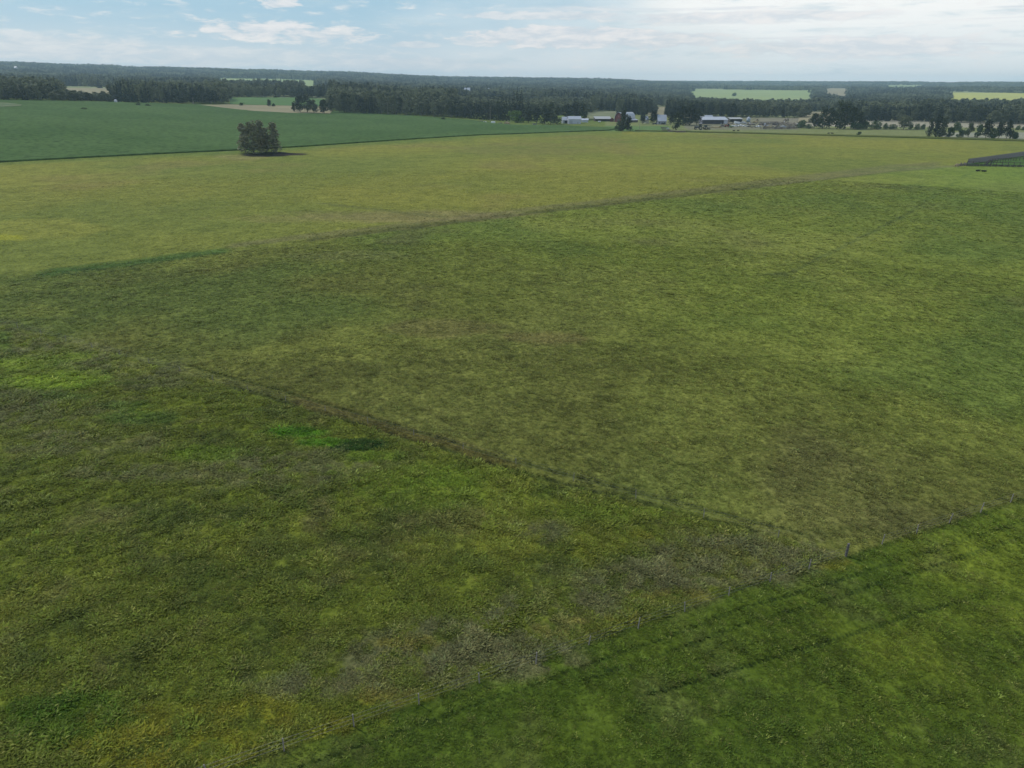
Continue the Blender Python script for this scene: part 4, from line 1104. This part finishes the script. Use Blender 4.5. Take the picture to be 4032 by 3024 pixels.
pile(FP(1895, 480), 'grey scrap heap left of the flat white vehicle', 5, 3, 1.6, M_wood, 3, 'scrap_heap')
pile(FP(2630, 508), 'pale heap in the grass left of the narrow poplar', 2.5, 2, 1.2, M_roofg, 4, 'stone_heap')
for k, (u_, v_, L_) in enumerate([(2622, 515, 8), (2645, 519, 7), (2680, 521, 9), (2615, 506, 6)]):
    def logs(p, L_, label, sd):
        e = empty('log_stack', p, random.Random(sd).uniform(-.2, .2)); tag(e, label, 'log stack')
        r = random.Random(sd)
        me = MB().tube((-L_ / 2, 0, 0), (L_ / 2, 0, 0), .22, .18, 7)
        first = None
        for row in range(3):
            for j in range(5 - row):
                if first is None: o = me.build('log', M_wood, e); first = o.data
                else: o = bpy.data.objects.new('log', first); COL.objects.link(o); o.parent = e
                o.location = (r.uniform(-.5, .5), (j - 2 + row * .5) * .45, .22 + row * .4)
    logs(FP(u_, v_), L_, ['left log stack at the hay field edge before the farmhouse', 'middle log stack just left of the narrow poplar foot', 'right log stack at the hay field edge right of the narrow poplar', 'small log stack behind the others before the farmhouse'][k], k)
# utility poles
M_pole = mat('pole_wood', lin(150, 144, 132), .9, .1, .2, 1)
def pole(u_, v_, hp, label):
    p = FP(u_, v_); h_ = hp * mpp(p) * 1.07
    e = empty('utility_pole', p); tag(e, label, 'utility pole', 'utility poles behind the fields')
    MB().tube((0, 0, -.3), (0, 0, h_), .2, .14, 8).build('pole', M_pole, e)
    MB().box(-1.1, 1.1, -.07, .07, h_ - .8, h_ - .62).build('crossarm', M_pole, e)
    for xx in (-.95, 0, .95): MB().tube((xx, 0, h_ - .62), (xx, 0, h_ - .4), .06, .05, 6).build('insulator', M_roofg, e)
pole(1930, 486, 56, 'pale utility pole before the dark spruces by the small white camper')
pole(1528, 453, 44, 'pale utility pole before the belt behind the centre of the crop')
pole(2517, 512, 40, 'utility pole between the red barn poplars and the farmhouse')
pole(3711, 534, 46, 'utility pole among the left ragged clump at the right')
pole(762, 413, 24, 'utility pole before the tall wood behind the left crop')
pole(3925, 484, 28, 'far utility pole before the long wood at the right')

# ------------------------------------------------------------------ rail corrals
def rail_fence(P, label, posth=1.7, rails=(.5, 1.0, 1.5), step=3.0, m=None, group=None, name='rail_fence', thick=.1):
    m = m or M_wood
    P = [Vector(q) for q in P]; e = empty(name, P[0]); tag(e, label, 'fence', group)
    pm = None
    for A, B in zip(P[:-1], P[1:]):
        L = (B - A).length; n = max(1, round(L / step)); d = (B - A) / n
        for i in range(n + 1):
            q = A + d * i - P[0]
            if pm is None: o = MB().tube((0, 0, -.2), (0, 0, posth), thick * 1.2, thick, 6).build('fence_post', m, e); pm = o.data
            else: o = bpy.data.objects.new('fence_post', pm); COL.objects.link(o); o.parent = e
            o.location = q
        for zr in rails:
            a, b_ = A - P[0], B - P[0]
            bx = MB().tube(a + Vector((0, -.14, zr)), b_ + Vector((0, -.14, zr)), thick * .8, thick * .8, 5).build('rail', m, e)
    return e
for k, (pp, l) in enumerate([([(3004, 509), (3100, 509), (3140, 506)], 'front rail fence of the grey corrals right of the parked row'), ([(3004, 509), (3020, 492), (3060, 486)], 'left side rail fence of the grey corrals'),
                             ([(2990, 487), (3060, 486), (3130, 492)], 'rear rail fence of the grey corrals'), ([(3050, 509), (3062, 496), (3130, 498)], 'inner dividing rail fence of the grey corrals'), ([(3100, 509), (3112, 496)], 'short right dividing rail fence of the grey corrals')]):
    rail_fence([FP(*q) for q in pp], l, 2.2, (.5, 1.0, 1.5, 2.0), 3.2, M_wood, thick=.16)
for k, (u_, v_, L_, h_, l) in enumerate([(3028, 503, 7, 1.6, 'pale heap at the left front of the grey corrals'), (3055, 492, 8, 2.0, 'dark brush heap at the back of the grey corrals'), (3082, 500, 6, 1.4, 'pale heap in the middle of the grey corrals'),
                                         (3115, 503, 8, 1.6, 'grey heap at the right side of the grey corrals'), (2975, 484, 8, 2.2, 'brown scrap heap behind the bright white pickup'), (3000, 492, 7, 1.6, 'grey scrap heap left behind the corrals'), (2925, 486, 8, 2.0, 'grey scrap heap right of the sloping camper'), (2958, 492, 10, 1.6, 'long grey scrap heap behind the parked row'), (2825, 503, 12, 1.2, 'long low grey scrap heap before the open machine shed'), (2845, 498, 6, 1.5, 'brown scrap heap before the right end of the machine shed'),
                                         (3035, 486, 9, 1.3, 'long pale scrap heap at the back left of the corrals'), (3068, 506, 8, 1.2, 'flat dark heap along the corral front fence')]):
    pile(FP(u_, v_), l, L_, 3, h_, [M_earth, M_woodd, M_roofg, M_wood][k % 4], 20 + k, 'scrap_heap')
for k, (u_, v_, l) in enumerate([(3090, 478, 'left hay feeder frame behind the grey corrals'), (3100, 477, 'right hay feeder frame behind the grey corrals'), (2980, 479, 'hay feeder frame behind the bright white pickup')]):
    e = empty('hay_feeder', FP(u_, v_)); tag(e, l, 'hay feeder')
    MB().box(-1.6, 1.6, -1.2, 1.2, .1, .7).build('base', M_woodd, e); MB().prism([(-1.7, 1.4), (1.7, 1.4), (0, 3.4)], -1.3, 1.3).build('roof', M_wood, e)
    for sx in (-1, 1):
        for sy in (-1, 1): MB().box(sx * 1.4 - .08, sx * 1.4 + .08, sy * 1.0 - .08, sy * 1.0 + .08, .7, 1.4).build('post', M_woodd, e)
rail_fence([FP(3150, 506), FP(3320, 510), FP(3480, 512), FP(3640, 513)], 'low rail fence along the front of the dense grove and bushes', 1.2, (.5, 1.0), 6, M_wood)

# paddock at the right edge: board windbreak behind, post and board fence in front
M_board = mat('weathered_boards', lin(122, 120, 122), .9, .1, .3, 1.2)
A, B = FP(3810, 646), FP(4200, 590)
e = empty('windbreak_fence', A); tag(e, 'tall grey board windbreak fence slanting away behind the paddock', 'fence')
L = (B - A).length; d = (B - A).normalized(); n = int(L / 3.0); ang = math.atan2(d.y, d.x)
pan = MB()
for k in range(12): pan.box(k * .25, k * .25 + .21, -.03 + (k % 2) * .02, .0 + (k % 2) * .02, .15, 2.75 + ((k * 7) % 5) * .03)
pan.box(0, 3, .02, .1, .7, .85); pan.box(0, 3, .02, .1, 2.1, 2.25)
pm = None; qm = None
for i in range(n):
    if pm is None: o = pan.build('board_panel', M_board, e); pm = o.data
    else: o = bpy.data.objects.new('board_panel', pm); COL.objects.link(o); o.parent = e
    o.location = d * i * 3.0; o.rotation_euler = (0, random.gauss(0, .004), ang)
    if qm is None: o = MB().tube((0, .2, -.3), (0, .2, 2.9), .13, .11, 6).build('fence_post', M_woodd, e); qm = o.data
    else: o = bpy.data.objects.new('fence_post', qm); COL.objects.link(o); o.parent = e
    o.location = d * i * 3.0
A, B = FP(3806, 654), FP(4200, 662)
e = rail_fence([A, B], 'dark post and board fence along the front of the paddock', 2.6, (2.3,), 3.0, M_woodd, thick=.16)
Lb = (B - A).length; nb = int(Lb / 3); db = (B - A) / nb; ab = math.atan2(db.y, db.x); bmesh_ = None
for i in range(nb):
    for zz_ in (.15, .5, .85):
        if bmesh_ is None: o = MB().box(0.03, 2.97, -.26, -.21, 0, .3).build('board', M_woodd, e); bmesh_ = o.data
        else: o = bpy.data.objects.new('board', bmesh_); COL.objects.link(o); o.parent = e
        o.location = db * i + Vector((0, 0, zz_)); o.rotation_euler = (0, 0, ab)
rail_fence([FP(3880, 652), FP(3895, 640), FP(4000, 632), FP(4150, 628)], 'inner post fence inside the paddock before the windbreak', 2.0, (1.0, 1.8), 2.7, M_woodd, thick=.14)
for u_, v_, hh_, l in [(3893, 648, 2.4, 'left arched feeder ring inside the paddock'), (3900, 647, 2.2, 'right arched feeder ring inside the paddock')]:
    e = empty('feeder_ring', FP(u_, v_)); tag(e, l, 'feeder')
    b = MB(); prev = None
    for i in range(13):
        a = PI * i / 12; q = Vector((1.5 * math.cos(a), 0, hh_ * math.sin(a)))
        if prev is not None: b.tube(prev, q, .12, .12, 5)
        prev = q
    b.build('hoop', M_woodd, e)
for k, (u_, v_, l) in enumerate([(3767, 655, 'pale boulder at the left end of the paddock fences'), (3782, 653, 'grey boulder second from the left at the paddock corner'), (3796, 652, 'grey boulder beside the end of the windbreak fence')]):
    pile(FP(u_, v_), l, 2.2, 1.6, 1.5, M_wood if k else M_earth, 50 + k, 'boulder', 'boulder')

r = random.Random(99); sets = [MB(), MB(), MB()]
for i in range(230):
    u_ = r.uniform(2820, 3150); v_ = r.uniform(484, 508) - (3 if u_ > 3000 else 0)
    if u_ < 2995 and v_ > 491: continue
    p = FP(u_, v_); a = r.uniform(0, 3.1); L_ = r.uniform(.6, 4.5); hh = r.uniform(.3, 1.5)
    dx, dy = math.cos(a) * L_ / 2, math.sin(a) * L_ / 2
    sets[r.choice((0, 0, 1, 2, 2))].tube(p + Vector((-dx, -dy, hh * .3)), p + Vector((dx, dy, hh * r.uniform(.3, 1))), hh * .4, hh * .3, 5)
e = empty('yard_scrap', FP(2980, 497)); tag(e, 'loose scrap metal, boards and machinery bits strewn over the farmyard', 'scrap', kind='stuff')
for b_, m_ in zip(sets, (M_wood, M_roofw, M_woodd)):
    o = b_.build('scrap', m_, e); o.location = -e.location; o['kind'] = 'stuff'

# ------------------------------------------------------------------ cattle
M_cow = mat('black_hide', (.018, .016, .015), .8, .2)
def cow(p, rz, label, lying=False, group='black cattle out on the grass'):
    V = [(-1.15, 0, 1.12), (-.6, 0, 1.12), (0, 0, 1.05), (.55, 0, 1.12), (.95, 0, 1.28), (1.25, 0, 1.32), (1.6, 0, 1.08)]
    Rd = [.26, .36, .40, .36, .22, .17, .11]
    E = [(i, i + 1) for i in range(6)]
    for base, sx in ((1, -.72), (3, .52)):
        for sy in (-1, 1):
            k = len(V)
            if lying: V += [(sx, sy * .24, .9), (sx + .25, sy * .45, .72), (sx + .45, sy * .42, .66), (sx + .6, sy * .4, .66)]
            else: V += [(sx, sy * .22, .85), (sx + (.08 if sx < 0 else 0), sy * .23, .55), (sx - (.06 if sx < 0 else 0), sy * .23, .3), (sx, sy * .23, .04)]
            Rd += [.17, .10, .065, .07]; E += [(base, k), (k, k + 1), (k + 1, k + 2), (k + 2, k + 3)]
    k = len(V); V += [(-1.32, 0, 1.05), (-1.36, 0, .6)]; Rd += [.05, .03]; E += [(0, k), (k, k + 1)]
    for sy in (-1, 1):
        k = len(V); V.append((1.22, sy * .24, 1.38)); Rd.append(.045); E.append((5, k))
    me = bpy.data.meshes.new('body'); me.from_pydata(V, E, [])
    o = bpy.data.objects.new('cow', me); COL.objects.link(o)
    o.modifiers.new('skin', 'SKIN')
    for i, r in enumerate(Rd): me.skin_vertices[0].data[i].radius = (r, r)
    me.skin_vertices[0].data[2].use_root = True
    o.modifiers.new('sub', 'SUBSURF').levels = 1; o.modifiers[-1].render_levels = 1
    me.materials.append(M_cow)
    o.location = p + Vector((0, 0, -.55 if lying else 0)); o.rotation_euler = (0, 0, rz); tag(o, label, 'cow', group); return o
for u_, v_, rz, ly, l in [(3850, 675, .1, True, 'black cow lying left of the other one on the bright grass before the paddock'), (3874, 677, 3.0, True, 'black cow lying right of the other one on the bright grass before the paddock'),
                          (3262, 529, 0.2, False, 'black cow, left of the close pair on the pale strip before the dense grove'), (3276, 529, 2.9, False, 'black cow, right of the close pair on the pale strip before the dense grove'),
                          (2889, 518, .1, False, 'dark cow left of two on the strip before the parked row'), (2906, 518, .1, False, 'dark cow right of two on the strip before the parked row')]:
    cow(FP(u_, v_), rz, l, ly)
tree_px('bush', 3382, 531, 11, 18, 'small round dark bush alone on the pale strip before the dense grove')
t_ = MB().tube((0, 0, 0), (0, 0, 3), 2.4, 2.4, 16)
p = FP(457, 405); e = empty('water_tank', p); tag(e, 'small white tank at the far edge of the green crop', 'tank'); MB().tube((0, 0, 0), (0, 0, 2.8), 1.6, 1.6, 14).build('tank', M_white, e); MB().tube((0, 0, 2.8), (0, 0, 3.4), 1.6, .4, 14).build('lid', M_white, e)
